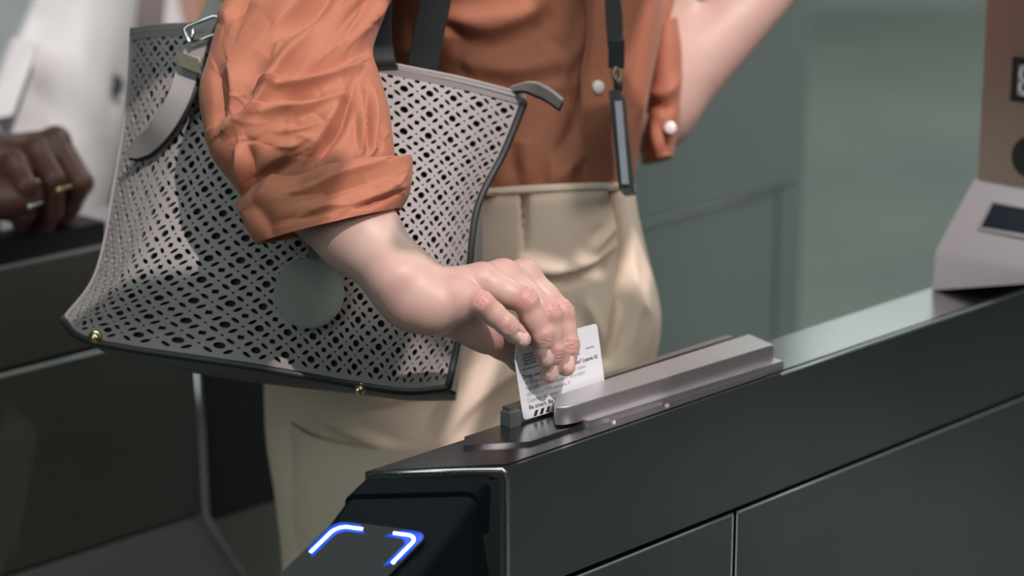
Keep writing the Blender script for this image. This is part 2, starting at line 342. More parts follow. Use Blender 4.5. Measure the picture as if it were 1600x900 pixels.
def coarse_body(j, h=.009, scale=1.0, trunk=1.0):
    """whole figure from joints (dict of world points)."""
    pts = np.array([v for k, v in j.items() if k != 'front']); lo = pts.min(0) - .16; hi = pts.max(0) + .16; lo[2] = -.01
    f = Field(lo, hi, h); g = scale
    f.cap(j['pelvis'], j['waist'], .115 * trunk, .10 * trunk, .04); f.cap(j['waist'], j['chest'], .10 * trunk, .115 * trunk, .04)
    f.cap(j['chest'], j['neck'], .09 * trunk, .05 * g, .04); f.cap(j['neck'], j['head'], .05 * g, .052 * g, .02)
    hd = j['head']; fr = j['front']
    f.ball(hd + np.array([0, 0, .03]), .088 * g, .02); f.cap(hd + fr * .012 - ZV * .045, hd + fr * .03 - ZV * .05, .06 * g, .05 * g, .03)
    f.cap(hd + fr * .088, hd + fr * .1 - ZV * .022, .008, .012, .012)
    sd_ = np.cross(fr, ZV)
    for q in (-1, 1):      # eye sockets with eyes, ears
        f.ball(hd + fr * .094 + sd_ * q * .032 + ZV * .010, .012, .012, op='cut'); f.ball(hd + fr * .074 + sd_ * q * .032 + ZV * .008, .0125, .003)
        f.cap(hd + sd_ * q * .082 - ZV * .02, hd + sd_ * q * .088 + ZV * .02 - fr * .008, .010, .013, .006, flat=(sd_, 1.8))
    f.cap(hd + fr * .097 - sd_ * .022 - ZV * .055, hd + fr * .097 + sd_ * .022 - ZV * .055, .007, .007, .006); f.cap(hd + fr * .106 - sd_ * .020 - ZV * .055, hd + fr * .106 + sd_ * .020 - ZV * .055, .0015, .0015, .004, op='cut')
    for s in 'lr':
        sh, el, wr, hp, kn, an = (j[s + k] for k in ('shoulder', 'elbow', 'wrist', 'hip', 'knee', 'ankle'))
        f.cap(j['chest'] * .5 + j['neck'] * .5, sh, .06 * trunk, .055 * trunk, .03)
        if s + 'skip' not in j:
            f.cap(sh, el, .043 * g, .038 * g, .02); f.cap(el, wr, .039 * g, .026 * g, .02)
            dv = wr - el; dv /= np.linalg.norm(dv); sd = np.cross(dv, ZV); sd /= np.linalg.norm(sd)
            f.cap(wr, wr + dv * .085, .027, .036, .02, flat=(np.cross(sd, dv), 1.9))
            if s + 'hand' not in j:
                for q in range(4): f.cap(wr + dv * .09 + sd * (q - 1.5) * .02, wr + dv * (.165 - .01 * abs(q - 1.4)) + sd * (q - 1.5) * .024 - ZV * .015, .0095, .0075, .006)
                f.cap(wr + dv * .03 - sd * .03, wr + dv * .09 - sd * .065, .012, .009, .01)
        f.cap(j['pelvis'], hp, .10 * trunk, .082 * trunk, .03); f.cap(hp, kn, .078 * trunk, .055 * g, .03); f.cap(kn, an, .052 * g, .036 * g, .02)
        f.cap(an, an + fr * .14 - ZV * .045, .036, .03, .02)
    return f.mesh()

# ================================================================== SETTING
bmobj('floor', box_bm(-6, 9, -3, 10.8, -.05, 0), M['floor'], kind='structure')
bmobj('wall_back', box_bm(-6, 9, 10.6, 10.8, 0, 3.2), M['wall'], kind='structure')
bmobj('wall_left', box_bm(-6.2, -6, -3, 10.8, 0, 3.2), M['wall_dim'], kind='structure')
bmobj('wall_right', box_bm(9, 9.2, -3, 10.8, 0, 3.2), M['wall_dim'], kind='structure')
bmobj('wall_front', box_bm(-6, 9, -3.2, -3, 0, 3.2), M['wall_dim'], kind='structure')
def sun_mask_roof():      # flat station roof out of view, openings cut to aim sun patches and streaks
    holes = [(.44, .785, .20, .395), (.60, .96, .04, .128), (.66, .715, .128, .20), (.757, .96, .128, .165), (.83, .875, .316, .334), (.875, .91, .330, .346), (.879, .897, .374, .394), (.92, .96, .34, .40), (.823, .849, .192, .278), (.69, .77, .506, .535), (.86, 1.14, .50, .76), (.28, .52, .80, 1.80), (3.43, 4.30, -.36, .25)]
    xs = sorted({-6.2, 9.2, *[h[0] for h in holes], *[h[1] for h in holes]}); ys = sorted({-3.2, 10.8, *[h[2] for h in holes], *[h[3] for h in holes]})
    bm = bmesh.new(); key = {}
    def v(x, y, z):
        if (x, y, z) not in key: key[(x, y, z)] = bm.verts.new((x, y, z))
        return key[(x, y, z)]
    solid = lambda i, j: 0 <= i < len(xs) - 1 and 0 <= j < len(ys) - 1 and not any(h[0] <= (xs[i] + xs[i + 1]) / 2 <= h[1] and h[2] <= (ys[j] + ys[j + 1]) / 2 <= h[3] for h in holes)
    z0, z1 = 3.2, 3.215
    for i in range(len(xs) - 1):
        for j in range(len(ys) - 1):
            if not solid(i, j): continue
            x0, x1, y0, y1 = xs[i], xs[i + 1], ys[j], ys[j + 1]
            bm.faces.new((v(x0, y0, z1), v(x1, y0, z1), v(x1, y1, z1), v(x0, y1, z1))); bm.faces.new((v(x0, y1, z0), v(x1, y1, z0), v(x1, y0, z0), v(x0, y0, z0)))
            for di, dj, p, q in ((-1, 0, (x0, y1), (x0, y0)), (1, 0, (x1, y0), (x1, y1)), (0, -1, (x0, y0), (x1, y0)), (0, 1, (x1, y1), (x0, y1))):
                if not solid(i + di, j + dj): bm.faces.new((v(*p, z0), v(*q, z0), v(*q, z1), v(*p, z1)))
    bmobj('ceiling_sun_mask', bm, M['ceil'], kind='structure', smooth=False)
sun_mask_roof()

# ================================================================== TURNSTILES
def panel_bm(s0, s1, o0, o1, z0, z1): return box_bm(s0, s1, o0, o1, z0, z1)
def near_turnstile():
    t = empty('turnstile', tuple(CO), ANG)
    tag(t, 'brushed steel turnstile in front, with lit black card reader and swipe slot', 'turnstile', None)
    O1 = .0625
    bmobj('upper_housing', prism_bm([(0, 0), (1.05, 0), (1.05, O1), (-.072, O1)], .9055, 1.0), M['steel'], t, bevel=.0022, seg=3)
    bmobj('top_plate', prism_bm([(.004, .004), (1.04, .004), (1.04, O1 - .003), (-.064, O1 - .003)], .9995, 1.0008), M['steel_top'], t)
    bmobj('seam', box_bm(.003, 1.04, .003, O1 - .003, .898, .908), M['seam'], t)
    bmobj('side_panel', prism_bm([(.004, -.0022), (.2438, -.0022), (.2438, O1), (-.06, O1)], .05, .9035), M['steel'], t, bevel=.0028, seg=3)
    bmobj('side_panel', box_bm(.2472, 1.05, -.0022, O1, .05, .9035), M['steel'], t, bevel=.0028, seg=3)
    bmobj('base_plinth', box_bm(-.05, 1.04, -.02, O1 + .02, 0, .06), M['dark'], t)
    V, F = tube_vf(np.array([(s_, .0008, .9990) for s_ in np.linspace(.30, 1.04, 8)]), .0013, 8); obj('edge_highlight', V, F, M['lip'], t)  # added tube stands in for the highlight along the top edge
    highlight_lines = [[(.006, -.0016, .9018), (.2425, -.0016, .9018)], [(.2487, -.0016, .9018), (1.04, -.0016, .9018)], [(.2430, -.0017, .06), (.2430, -.0017, .9012)], [(.2481, -.0017, .06), (.2481, -.0017, .9012)]]  # bright tubes added in place of highlights along the panel seams
    for k, q in enumerate(highlight_lines):
        V, F = tube_vf(np.array([np.array(q[0]) * (1 - t) + np.array(q[1]) * t for t in np.linspace(0, 1, 6)]), .0011 if k < 2 else .0007, 8); obj('panel_highlight', V, F, M['lip'], t)
    V, F = tube_vf(np.array([(.0006, -.0004, .66), (.0004, -.0002, .9), (.0002, .0, .992), (-.0004, .0008, .9965), (-.0022, .0022, .9985), (-.02, .0178, .9989), (-.0702, .0622, .9989)]), .0017, 10); obj('end_highlight', V, F, M['steel_edge'], t)  # added bright tube carries the highlight of the end edge
    # swipe slot: guide plate, flange, cover bar, rear guide with its end post
    bmobj('guide_plate', prism_bm([(.006, .0475), (.044, .0205), (.31, .0185), (.31, .0605), (.02, .0605)], 1.0, 1.0032), M['steel_top'], t, bevel=.0007)
    bmobj('cover_flange', prism_bm([(.10, .0165), (.314, .0085), (.316, .047), (.10, .0475)], 1.0005, 1.0056), M['steel_bar'], t, bevel=.0007)
    lo = [(.079, .0285), (.083, .0245), (.090, .0225), (.100, .0215), (.3085, .0145), (.3115, .0165), (.320, .0465), (.112, .0475), (.098, .0465), (.086, .037)]
    hi = [(.081, .0300), (.085, .0268), (.091, .0252), (.101, .0243), (.2995, .0172), (.3020, .0185), (.3140, .0455), (.116, .0470), (.101, .0450), (.090, .0370)]
    hi = [((a * .75 + c * .25), (b_ * .75 + d * .25)) for (a, b_), (c, d) in zip(lo, hi)]
    vs = [(x, y, 1.005) for x, y in lo] + [(x, y, 1.0168) for x, y in lo] + [(x, y, 1.0182) for x, y in hi]
    n = len(lo); fs = [tuple(range(n))[::-1], tuple(2 * n + i for i in range(n))]
    for k in (0, 1):
        for i in range(n): fs.append((k * n + i, k * n + (i + 1) % n, (k + 1) * n + (i + 1) % n, (k + 1) * n + i))
    bmobj('slot_cover', solid_bm(vs, fs), M['steel_bar'], t, bevel=.0006, seg=2)
    bmobj('rear_guide', prism_bm([(.0585, .0545), (.31, .0545), (.31, .0612), (.0585, .0612)], 1.003, 1.0165), M['steel_warm'], t, bevel=.001)
    bmobj('guide_post', prism_bm([(.0565, .0515), (.0575, .0505), (.0665, .0505), (.0675, .0515), (.0675, .0612), (.0565, .0612)], 1.003, 1.0135), M['leather_dark'], t, bevel=.0012)
    for s_, o_ in ((.178, .010), (.1225, .0125)):
        bm = bmesh.new(); bmesh.ops.create_cone(bm, cap_ends=True, segments=14, radius1=.0022, radius2=.0016, depth=.0014, matrix=Matrix.Translation((s_, o_, 1.0014)))
        bmobj('rivet', bm, M['steel_warm'], t)
    # card reader: black body on the end face, hood, glass and four-corner light ring
    rd = empty('card_reader'); rd.parent = t; tag(rd, 'black tap reader with glass face and blue light corners')
    Lr = [(-.0675, .064, .9985), (-.0875, .066, .9872), (-.0885, .0655, .9838), (-.0975, .064, .9785), (-.109, .0625, .9718), (-.152, .0585, .951), (-.26, .0585, .897)]
    Rr = [(-.001, .0035, .9985), (-.0205, .0065, .9872), (-.0215, .0058, .9838), (-.036, .004, .9755), (-.050, .001, .9665), (-.091, -.0045, .9475), (-.20, -.0045, .892)]
    def row(a, b_):
        a = np.array(a); b_ = np.array(b_); out = []
        e = (b_ - a); w_ = np.linalg.norm(e); e /= w_
        dn = np.array([.0, 0, -1.])
        for k in range(7): q = math.pi / 2 * k / 6; out.append(a + e * .006 * (1 - math.cos(q)) + dn * .006 * (1 - math.sin(q)))
        for k in range(1, 14): out.append(a + e * (.006 + (w_ - .015) * k / 14))
        for k in range(7): q = math.pi / 2 * k / 6; out.append(b_ - e * .009 * (1 - math.sin(q)) + dn * .009 * (1 - math.cos(q)))
        return [np.array([out[0][0] + .045, out[0][1], .70])] + out + [np.array([out[-1][0] + .055, out[-1][1], .70])]
    def body(name, rows_, back, material):
        V = np.array([row(l, r) for l, r in rows_]); nu = V.shape[1]; nv = len(rows_)
        F = grid_faces(nv, nu); F += [tuple(range(nu)), tuple((nv - 1) * nu + i for i in range(nu))[::-1], tuple(j * nu for j in range(nv))[::-1], tuple(j * nu + nu - 1 for j in range(nv))]
        o = obj(name, V.reshape(-1, 3), F, material, rd, sharp=32); return o
    body('mounting_block', [(Lr[0], Rr[0]), (Lr[1], Rr[1])], None, M['black'])
    L2 = [tuple(np.array(q)) for q in Lr[2:]]; R2 = [tuple(np.array(q)) for q in Rr[2:]]
    tt = np.linspace(0, len(L2) - 1, 22)
    body('reader_body', list(zip(cr(L2, tt), cr(R2, tt))), None, M['black'])
    bmobj('recess', prism_bm([(-.02, .006), (0.0, .0055), (0.0, .06), (-.062, .06)], .70, .955), M['black2'], rd)
    bmobj('end_cover', prism_bm([(-.0038, .0033), (-.0058, .0010), (-.0700, .0567), (-.0680, .0590)], .60, .992), M['black2'], rd)
    # glass plane from the body's slope
    A = np.array([-.1035, .0595, .9745]); Bq = np.array([-.0665, .0065, .9695]); dn = np.array([-.108, 0, -.0535]); dn /= np.linalg.norm(dn)
    ax = Bq - A; wd = np.linalg.norm(ax); ax /= wd; nm = np.cross(dn, ax); nm /= np.linalg.norm(nm); nm = nm if nm[2] > 0 else -nm
    def G2(u, v, h=0): return A + ax * u + dn * v + nm * (h + .0006)
    def rr(u0, u1, v0, v1, r, n=8):
        out = []
        for cx, cy, a0 in ((u1 - r, v1 - r, 0), (u0 + r, v1 - r, 90), (u0 + r, v0 + r, 180), (u1 - r, v0 + r, 270)):
            for k in range(n + 1): a = math.radians(a0 + 90 * k / n); out.append((cx + r * math.cos(a), cy + r * math.sin(a)))
        return out
    def slab(name, poly, h0, h1, material, parent):
        n = len(poly); vs = [G2(u, v, h0) for u, v in poly] + [G2(u, v, h1) for u, v in poly]
        fs = [tuple(range(n))[::-1], tuple(n + i for i in range(n))] + [(i, (i + 1) % n, n + (i + 1) % n, n + i) for i in range(n)]
        return obj(name, vs, fs, material, parent, sharp=30)
    slab('glass_face', rr(.001, wd + .001, 0, .115, .010), -.012, .0006, M['glassy'], rd)
    def bracket(cu, cv, su, sv, lu=.010, lv=.020, r=.007):
        pts = [(cu + su * (r + lu), cv)]
        for k in range(7): a = math.pi / 2 * k / 6; pts.append((cu + su * (r - r * math.sin(a)), cv + sv * (r - r * math.cos(a))))
        pts.append((cu, cv + sv * (r + lv)))
        return pts
    for cu, cv, su, sv in ((.006, .005, 1, 1), (wd - .004, .005, -1, 1), (.006, .11, 1, -1), (wd - .004, .11, -1, -1)):
        bp = bracket(cu, cv, su, sv)
        V, F = tube_vf([G2(u, v, .0002) for u, v in bp], .0013, 8); lb = obj('light_corner', V, F, M['blue'], rd)
        V, F = strap_vf([G2(u, v, .0006) for u, v in bp], np.cross(nm, np.gradient(np.array([G2(u, v) for u, v in bp]), axis=0) * 0 + ax) * .0 + (ax * .7 * su + dn * .7 * sv) * .0055, .0006); 
        obj('halo_strip', V, F, M['bluehalo'], rd)  # emissive strip stands for the blue halo around each lit corner
    # display head on the top, and the tall post behind it
    hd = empty('display_head'); hd.parent = t; tag(hd, 'pink-lit sloped display head with dark screen')
    ob, of = .0555, -.046
    z0b, z0f = 1.0008, 1.0245
    vs = [(.5827, ob, z0b), (.5925, of, z0f), (.80, of, z0f), (.80, ob, z0b), (.5856, ob, 1.0353), (.5985, of, 1.0353), (.80, of, 1.0353), (.80, ob, 1.0353), (.6387, ob, 1.0886), (.6387, of, 1.0886), (.80, of, 1.0886), (.80, ob, 1.0886)]
    fs = [(0, 1, 2, 3)[::-1], (0, 4, 5, 1)[::-1], (1, 5, 6, 2)[::-1], (3, 7, 4, 0)[::-1], (2, 6, 7, 3)[::-1], (4, 8, 9, 5)[::-1], (5, 9, 10, 6)[::-1], (7, 11, 8, 4)[::-1], (6, 10, 11, 7)[::-1], (8, 11, 10, 9)[::-1]]
    bmobj('head_body', solid_bm(vs, fs), M['steel_pink_lit'], hd, bevel=.002, seg=3)  # pink light on the head is held in its steel colour
    a0, b0, a1, b1 = np.array(vs[4]), np.array(vs[5]), np.array(vs[8]), np.array(vs[9])
    def S2(u, v, h=0):
        p = (a0 * (1 - u) + b0 * u) * (1 - v) + (a1 * (1 - u) + b1 * u) * v; n_ = np.cross(b0 - a0, a1 - a0); n_ /= np.linalg.norm(n_); n_ = n_ if n_[2] > 0 else -n_
        return p + n_ * h
    def quad(name, u0, u1, v0, v1, h0, h1, mt):
        q = [S2(u0, v0, h0), S2(u1, v0, h0), S2(u1, v1, h0), S2(u0, v1, h0), S2(u0, v0, h1), S2(u1, v0, h1), S2(u1, v1, h1), S2(u0, v1, h1)]
        return bmobj(name, solid_bm(q, HEX), mt, hd)
    quad('screen_bezel', .27, .96, .36, .77, -.001, .0009, M['steel_edge']); quad('screen', .29, .94, .40, .735, -.001, .0014, M['lcd'])
    post = empty('reader_post'); post.parent = t; tag(post, 'brown-grey steel post with black sign and dark lens')
    bmobj('post_body', box_bm(.642, .80, -.09, .0535, 1.0875, 1.95), M['steel_warm'], post, bevel=.002)
    sg = bmobj('sign_plate', box_bm(.6395, .6425, -.055, .0240, 1.1625, 1.2005), M['sign'], post, bevel=.0008)
    bm = bmesh.new(); bmesh.ops.create_cone(bm, cap_ends=True, segments=40, radius1=.0195, radius2=.0175, depth=.007, matrix=Matrix.Translation((.6405, .001, 1.1165)) @ Matrix.Rotation(-math.pi / 2, 4, 'Y'))
    bmobj('round_lens', bm, M['lens'], post, bevel=.001)
    ET = bmesh.new()     # the letter that can be read at the picture's edge
    for y0, y1, za, zb in ((.0130, .0165, 1.1685, 1.1945), (.0005, .0165, 1.1905, 1.1945), (.0025, .0165, 1.1795, 1.1835), (.0005, .0165, 1.1685, 1.1725)): box_bm(.6388, .6396, y0, y1, za, zb, ET)
    bmobj('sign_letter', ET, M['signw'], sg)
    return t
turnstile = near_turnstile()

def far_turnstile():
    D0 = .69
    t = empty('turnstile', tuple(CO + NV * D0), ANG)
    tag(t, 'second steel turnstile row behind the woman, its dark side panels in shade', 'turnstile')
    O1 = .14
    bmobj('upper_housing', prism_bm([(-.5, 0), (1.24, 0), (1.24, O1), (-.5, O1)], .9105, 1.0), M['steel_far'], t, bevel=.003, seg=3)
    bmobj('seam', box_bm(-.5, 1.235, .004, O1, .70, .912), M['seam'], t)
    bmobj('side_panel', box_bm(-.5, .2790, -.0022, O1, .7165, .9055), M['steel_far'], t, bevel=.003, seg=3)
    # lower skirt panel: its front edge slants away to the floor
    bmobj('skirt_panel', solid_bm([(-.5, -.12, .06), (.62, -.12, .06), (.2805, -.004, .7125), (-.5, -.004, .7125), (-.5, .12, .06), (.62, .12, .06), (.2805, .12, .7125), (-.5, .12, .7125)], HEX), M['skirt'], t, bevel=.002)  # panel tilted and coloured pinker to stand for its sunlit patch
    V, F = tube_vf(np.array([(.2802, .001, .9055), (.2802, -.0045, .80), (.2806, -.006, .7125), (.30, -.0125, .676), (.44, -.060, .41), (.61, -.1185, .08)]), .0036, 10)
    obj('edge_trim', V, F, M['steel_edge'], t)
    for q in ([(-.5, -.0016, .9040), (.2775, -.0016, .9040)], [(.73, -.0012, .8932), (1.186, -.0012, .8932)]):  # added tubes draw the bright seam highlights on this side
        V, F = tube_vf(np.array([np.array(q[0]) * (1 - t) + np.array(q[1]) * t for t in np.linspace(0, 1, 6)]), .0022, 8); obj('panel_highlight', V, F, M['lip'], t)
    bmobj('recess_panel', box_bm(.2815, .80, .03, O1, .06, .9105), M['steel_warm'], t)
    bmobj('side_panel', box_bm(.72, 1.1875, -.0003, O1, .06, .8945), M['steel_teal_lit'], t, bevel=.003, seg=3)
    bmobj('side_panel', box_bm(1.1935, 1.24, -.0003, O1, .06, .8945), M['steel_teal_lit'], t, bevel=.003, seg=3)
    bmobj('tall_housing', box_bm(.70, 1.2405, -.001, O1, .8975, 1.75), M['steel_teal_lit'], t, bevel=.003, seg=3)
    bmobj('top_plate', box_bm(-.49, .69, .004, O1 - .004, .9995, 1.001), M['steel_pink_lit'], t)  # added pale plate, pink light on the top put into its colour
    bmobj('swipe_block', prism_bm([(-.02, .012), (.19, .012), (.19, .05), (-.02, .05)], 1.0, 1.022), M['black2'], t, bevel=.003)
    bmobj('rear_guide', prism_bm([(-.02, .062), (.19, .062), (.19, .072), (-.02, .072)], 1.0, 1.018), M['steel_warm'], t, bevel=.002)
    bmobj('base_plinth', box_bm(-.5, 1.24, .02, O1 - .02, 0, .07), M['dark'], t)
    return t
far = far_turnstile()

# ================================================================== TRANSIT CARD
def make_card():
    org = T(.0690, .0512, 1.0050); lean = math.radians(11)
    X = LV * math.cos(.03) - NV * math.sin(.03); Yv = ZV * math.cos(lean) + NV * math.sin(lean); Zv = np.cross(X, Yv); Zv /= np.linalg.norm(Zv); Yv = np.cross(Zv, X)
    root = bpy.data.objects.new('transit_card', None); COL.objects.link(root); root.empty_display_size = .02
    root.matrix_world = Matrix(((X[0], Yv[0], Zv[0], org[0]), (X[1], Yv[1], Zv[1], org[1]), (X[2], Yv[2], Zv[2], org[2]), (0, 0, 0, 1)))
    tag(root, 'white printed transit card held upright in the swipe slot', 'card')
    Wc, Hc = .0856, .0540; pl = []
    for cx, cy, a0 in ((Wc - .003, Hc - .003, 0), (.003, Hc, None), (.0035, .0035, 180), (Wc - .003, .003, 270)):
        if a0 is None: pl += [(.0035, Hc), (0, Hc - .010)]; continue
        for k in range(6): a = math.radians(a0 + 18 * k); pl.append((cx + .003 * math.cos(a), cy + .003 * math.sin(a)))
    bmobj('card_body', prism_bm(pl, -.00035, .00035), M['card'], root, smooth=False)
    def text(s, x, y, size, mt, bold=0, width=None):
        cu = bpy.data.curves.new('printed_line', 'FONT'); cu.body = s; cu.size = size; cu.offset = bold; cu.resolution_u = 3
        o = bpy.data.objects.new('printed_line', cu); COL.objects.link(o)
        me = bpy.data.meshes.new_from_object(o.evaluated_get(bpy.context.evaluated_depsgraph_get()))
        bpy.data.objects.remove(o); bpy.data.curves.remove(cu)
        q = np.array([v.co[:] for v in me.vertices]); kx = (width / (q[:, 0].max() - q[:, 0].min())) if width else 1
        for v in me.vertices: v.co = (x + v.co[0] * kx, y + v.co[1], .00042)
        return objm('printed_line', me, mt, root, False)
    text('Drop something on the tracks? Leave it!', .0050, .0290, .0042, M['ink'], .00009, .0765)
    for k, s in enumerate(('NEVER go down onto the tracks for any reason.', 'Your safety is more important. Tell a police', 'officer or an MTA employee. If', 'Customer Assistance')):
        text(s, .0065, .0247 - .0043 * k, .0041, M['ink2'], 0, (.062, .060, .044, .031)[k])
    text('Be smart. Be safe.', .0072, .0067, .0044, M['ink'], .00009, .0335)
    sl = bmesh.new()
    for k in range(7):
        x = .0105 + k * .0062; prism_bm([(x, .0010), (x + .0031, .0010), (x + .0056, .0050), (x + .0025, .0050)], .0003, .00046, sl)
    bmobj('slash_marks', sl, M['ink'], root, smooth=False)
    gb = bmesh.new(); r_ = random.Random(2)       # small grey print too fine to read: bars
    for j in range(4):
        x = .0078
        while x < .0215:
            w_ = r_.uniform(.0006, .0022); box_bm(x, min(x + w_, .022), .0385 + j * .0022, .0399 + j * .0022, .0003, .00044, gb); x += w_ + .0005
    for y, x0, x1 in ((.0512, .006, .034), (.0352, .006, .026), (.0352, .058, .064), (.0375, .071, .079)):
        x = x0
        while x < x1: w_ = r_.uniform(.0008, .002); box_bm(x, x + w_, y, y + .0011, .0003, .00044, gb); x += w_ + .0006
    bmobj('fine_print', gb, M['ink2'], root, smooth=False, kind='stuff')
    return root
transit_card = make_card()

def highlight_card():
    e = empty('transit_card', tuple(T(.075, .69 + .056, 1.004)), ANG); tag(e, 'pale blue-white plate standing for highlights on the second turnstile slot', 'card')  # added plate takes the place of blurred teal highlights
    bmobj('card_body', box_bm(-.02, .03, -.0005, .0005, 0, .034), M['highlight_blue'], e)
highlight_card()

# ================================================================== THE WOMAN
woman = empty('person', (P(720, 520, 2.03)[0], P(720, 520, 2.03)[1], 0))
tag(woman, 'woman in rust shirt and beige trousers swiping a card, tote on her arm', 'person')
FRONT = np.array([.80, -.60, 0]); RIGHT = np.array([-.60, -.80, 0])
def hand_arm():
    e = lambda *a: P(*a)
    elb, sho = e(425, 225, 1.735), e(525, -190, 1.865)
    fa0, fa1, fa2 = e(505, 300, 1.695), e(556, 360, 1.678), e(632, 442, 1.652)
    wr = e(668, 462, 1.648)
    mcp = dict(pinky=e(712, 464, 1.640), ring=e(754, 441, 1.655), middle=e(787, 435, 1.669), index=e(819, 434, 1.684))
    pip = dict(pinky=e(753, 474, 1.628), ring=e(821, 470, 1.647), middle=e(857, 489, 1.662), index=e(876, 489, 1.680))
    dip = dict(pinky=e(791, 507, 1.634), ring=e(847, 524, 1.654), middle=e(865, 547, 1.667), index=e(887, 539, 1.679))
    tip = dict(pinky=e(816, 530, 1.642), ring=e(852, 560, 1.662), middle=e(858, 584, 1.674), index=e(884, 574, 1.679))
    rad = dict(pinky=(.0100, .0075, .0072, .0062), ring=(.0112, .0083, .0080, .0067), middle=(.0112, .0085, .0079, .0067), index=(.0108, .0088, .0079, .0066))
    pts = np.array([elb, fa0, wr, *mcp.values(), *pip.values(), *tip.values(), e(845, 592, 1.70)])
    f = Field(pts.min(0) - .05, pts.max(0) + .035, .00125)
    view = FW
    # forearm
    f.cap(elb, fa0, .038, .0305, .02); f.cap(fa0, fa1, .0295, .0262, .02); f.cap(fa1, fa2, .0262, .0228, .02)
    f.cap(fa2, wr, .0222, .0185, .015)
    f.ball(e(612, 436, 1.641), .0115, .014)                      # ulnar head
    # back of the hand, heel, thumb base
    for k, r0, r1 in (('pinky', .0150, .0105), ('ring', .0150, .0112), ('middle', .0150, .0112), ('index', .0145, .0112)): f.cap(wr, mcp[k], r0, r1, .008)
    f.cap(e(672, 476, 1.643), e(716, 478, 1.637), .0165, .0120, .010)       # heel of the hand, little-finger side
    f.cap(e(645, 478, 1.648), e(675, 484, 1.645), .0175, .016, .012)
    f.cap(e(690, 470, 1.665), e(770, 455, 1.672), .013, .013, .012)         # palm
    for k in ('ring', 'middle', 'index', 'pinky'):                # knuckles and tendons
        m_ = mcp[k]; up_ = (UP * .75 - FW * .45); f.ball(m_ + up_ * .0035, .0088, .006)
        f.cap(wr * .45 + m_ * .55 + up_ * .0075, m_ + up_ * .0055, .0035, .0045, .008)
    f.cap(e(700, 492, 1.662), e(762, 520, 1.675), .0150, .0125, .010)       # thumb base (shaded palm)
    f.cap(e(735, 492, 1.664), e(760, 512, 1.675), .014, .012, .010)
    base = f.d.copy()
    def chain(seq, rs, k, blend):
        ps = np.array(seq); S = f.sl(ps.min(0) - .012, ps.max(0) + .012, .03)
        sub = np.full(f.n, .05, np.float32) if False else None
        B = base.copy()
        for i in range(len(seq) - 1): f.cap(seq[i], seq[i + 1], rs[i], rs[i + 1], blend if i == 0 else k, B)
        return B, S
    tot = base.copy(); dors = {}
    for q in ('index', 'middle', 'ring', 'pinky'):
        a, b_, c, d = mcp[q], pip[q], dip[q], tip[q]; r = rad[q]
        B, S = chain([a, b_, c, d], r, .003, .007)
        axd = (d - c) / np.linalg.norm(d - c)
        n_ = (b_ - a) / np.linalg.norm(b_ - a) - (c - b_) / np.linalg.norm(c - b_); n_ -= (n_ @ axd) * axd
        n_ = n_ / np.linalg.norm(n_) * .6 - FW * .8; n_ -= (n_ @ axd) * axd; n_ /= np.linalg.norm(n_); dors[q] = (n_, axd)
        nb = ((b_ - a) / np.linalg.norm(b_ - a) - (c - b_) / np.linalg.norm(c - b_)); nb /= np.linalg.norm(nb)
        f.ball(b_ + nb * .0009, r[1] * .94, .005, B); f.ball(a * .45 + b_ * .55 - nb * .001, r[1] * 1.06, .008, B)                      # PIP knuckle
        f.ball(c + n_ * .0012, r[2] * .93, .003, B)
        mid = (b_ + c) / 2; f.ball(mid - n_ * .002, r[2] * 1.02, .006, B)     # finger pad volumes
        f.ball((c + d) / 2 - n_ * .0012, r[3] * 1.03, .004, B)
        def crease(c0, nn_, ax_, r0, offs, deep):
            side = np.cross(ax_, nn_); side /= np.linalg.norm(side)
            for s_ in offs:
                arc = [c0 + ax_ * s_ + nn_ * (r0 * math.cos(t)) + side * (r0 * math.sin(t)) for t in (-.75, -.4, 0, .4, .75)]
                for p_, q_ in zip(arc[:-1], arc[1:]): f.cap(p_, q_, deep, deep, .0012, B, op='cut')
        crease(c + n_ * .0006, n_, axd, r[2] + .0004, (-.0022, .0002, .0026), .0005)
        sd0 = np.cross(nb, (c - b_)); sd0 /= np.linalg.norm(sd0); crease(b_ + nb * .0010, nb, np.cross(sd0, nb), r[1] + .0004, (-.0026, .0002, .0028), .0005)
        # nail bed
        p = c * .34 + d * .66 + n_ * (r[3] + .0006); f.cap(p - axd * .003, p + axd * .005, .0012, .0014, .002, B, op='cut')
        tot[S] = np.minimum(tot[S], B[S])
    thumb = [e(752, 512, 1.674), e(785, 536, 1.690), e(815, 560, 1.712), e(846, 590, 1.716)]
    B, S = chain(thumb, (.0135, .0110, .0098, .0078), .005, .010); tot[S] = np.minimum(tot[S], B[S])
    f.d = tot
    V, Q = f.mesh()
    # upper arm, coarser
    g = Field(np.minimum(elb, sho) - .07, np.maximum(elb, sho) + .07, .004); g.cap(elb, sho, .038, .036, .01); V2, Q2 = g.mesh()
    fl = np.zeros(len(V))
    spots = [(mcp[q] + UP * .009, .011, .42) for q in mcp] + [(pip[q] - FW * .006 + UP * .003, .0075, .75) for q in pip] + [(dip[q] - FW * .006, .006, .5) for q in dip] + [(tip[q], .009, .42) for q in tip]
    spots += [(e(612, 440, 1.63), .013, .30), (e(655, 500, 1.635), .018, .25), (e(735, 470, 1.63), .022, .28), (e(760, 525, 1.67), .03, .35), (thumb[2], .02, .5), (e(690, 450, 1.64), .02, .15)]
    for c, r, a in spots: fl = np.maximum(fl, a * np.exp(-((V - c) ** 2).sum(1) / (2 * r * r) * 1.2))
    nails = []
    for q in ('index', 'middle', 'ring', 'pinky'): nails.append((dip[q], tip[q], *dors[q], rad[q][3], q))
    return V, Q, fl, V2, Q2, nails
V1, Q1, fl1, V2, Q2, nails = hand_arm()
jt = dict(pelvis=P(715, 560, 2.03), waist=P(775, 300, 2.03), chest=P(790, 20, 2.02), front=FRONT)
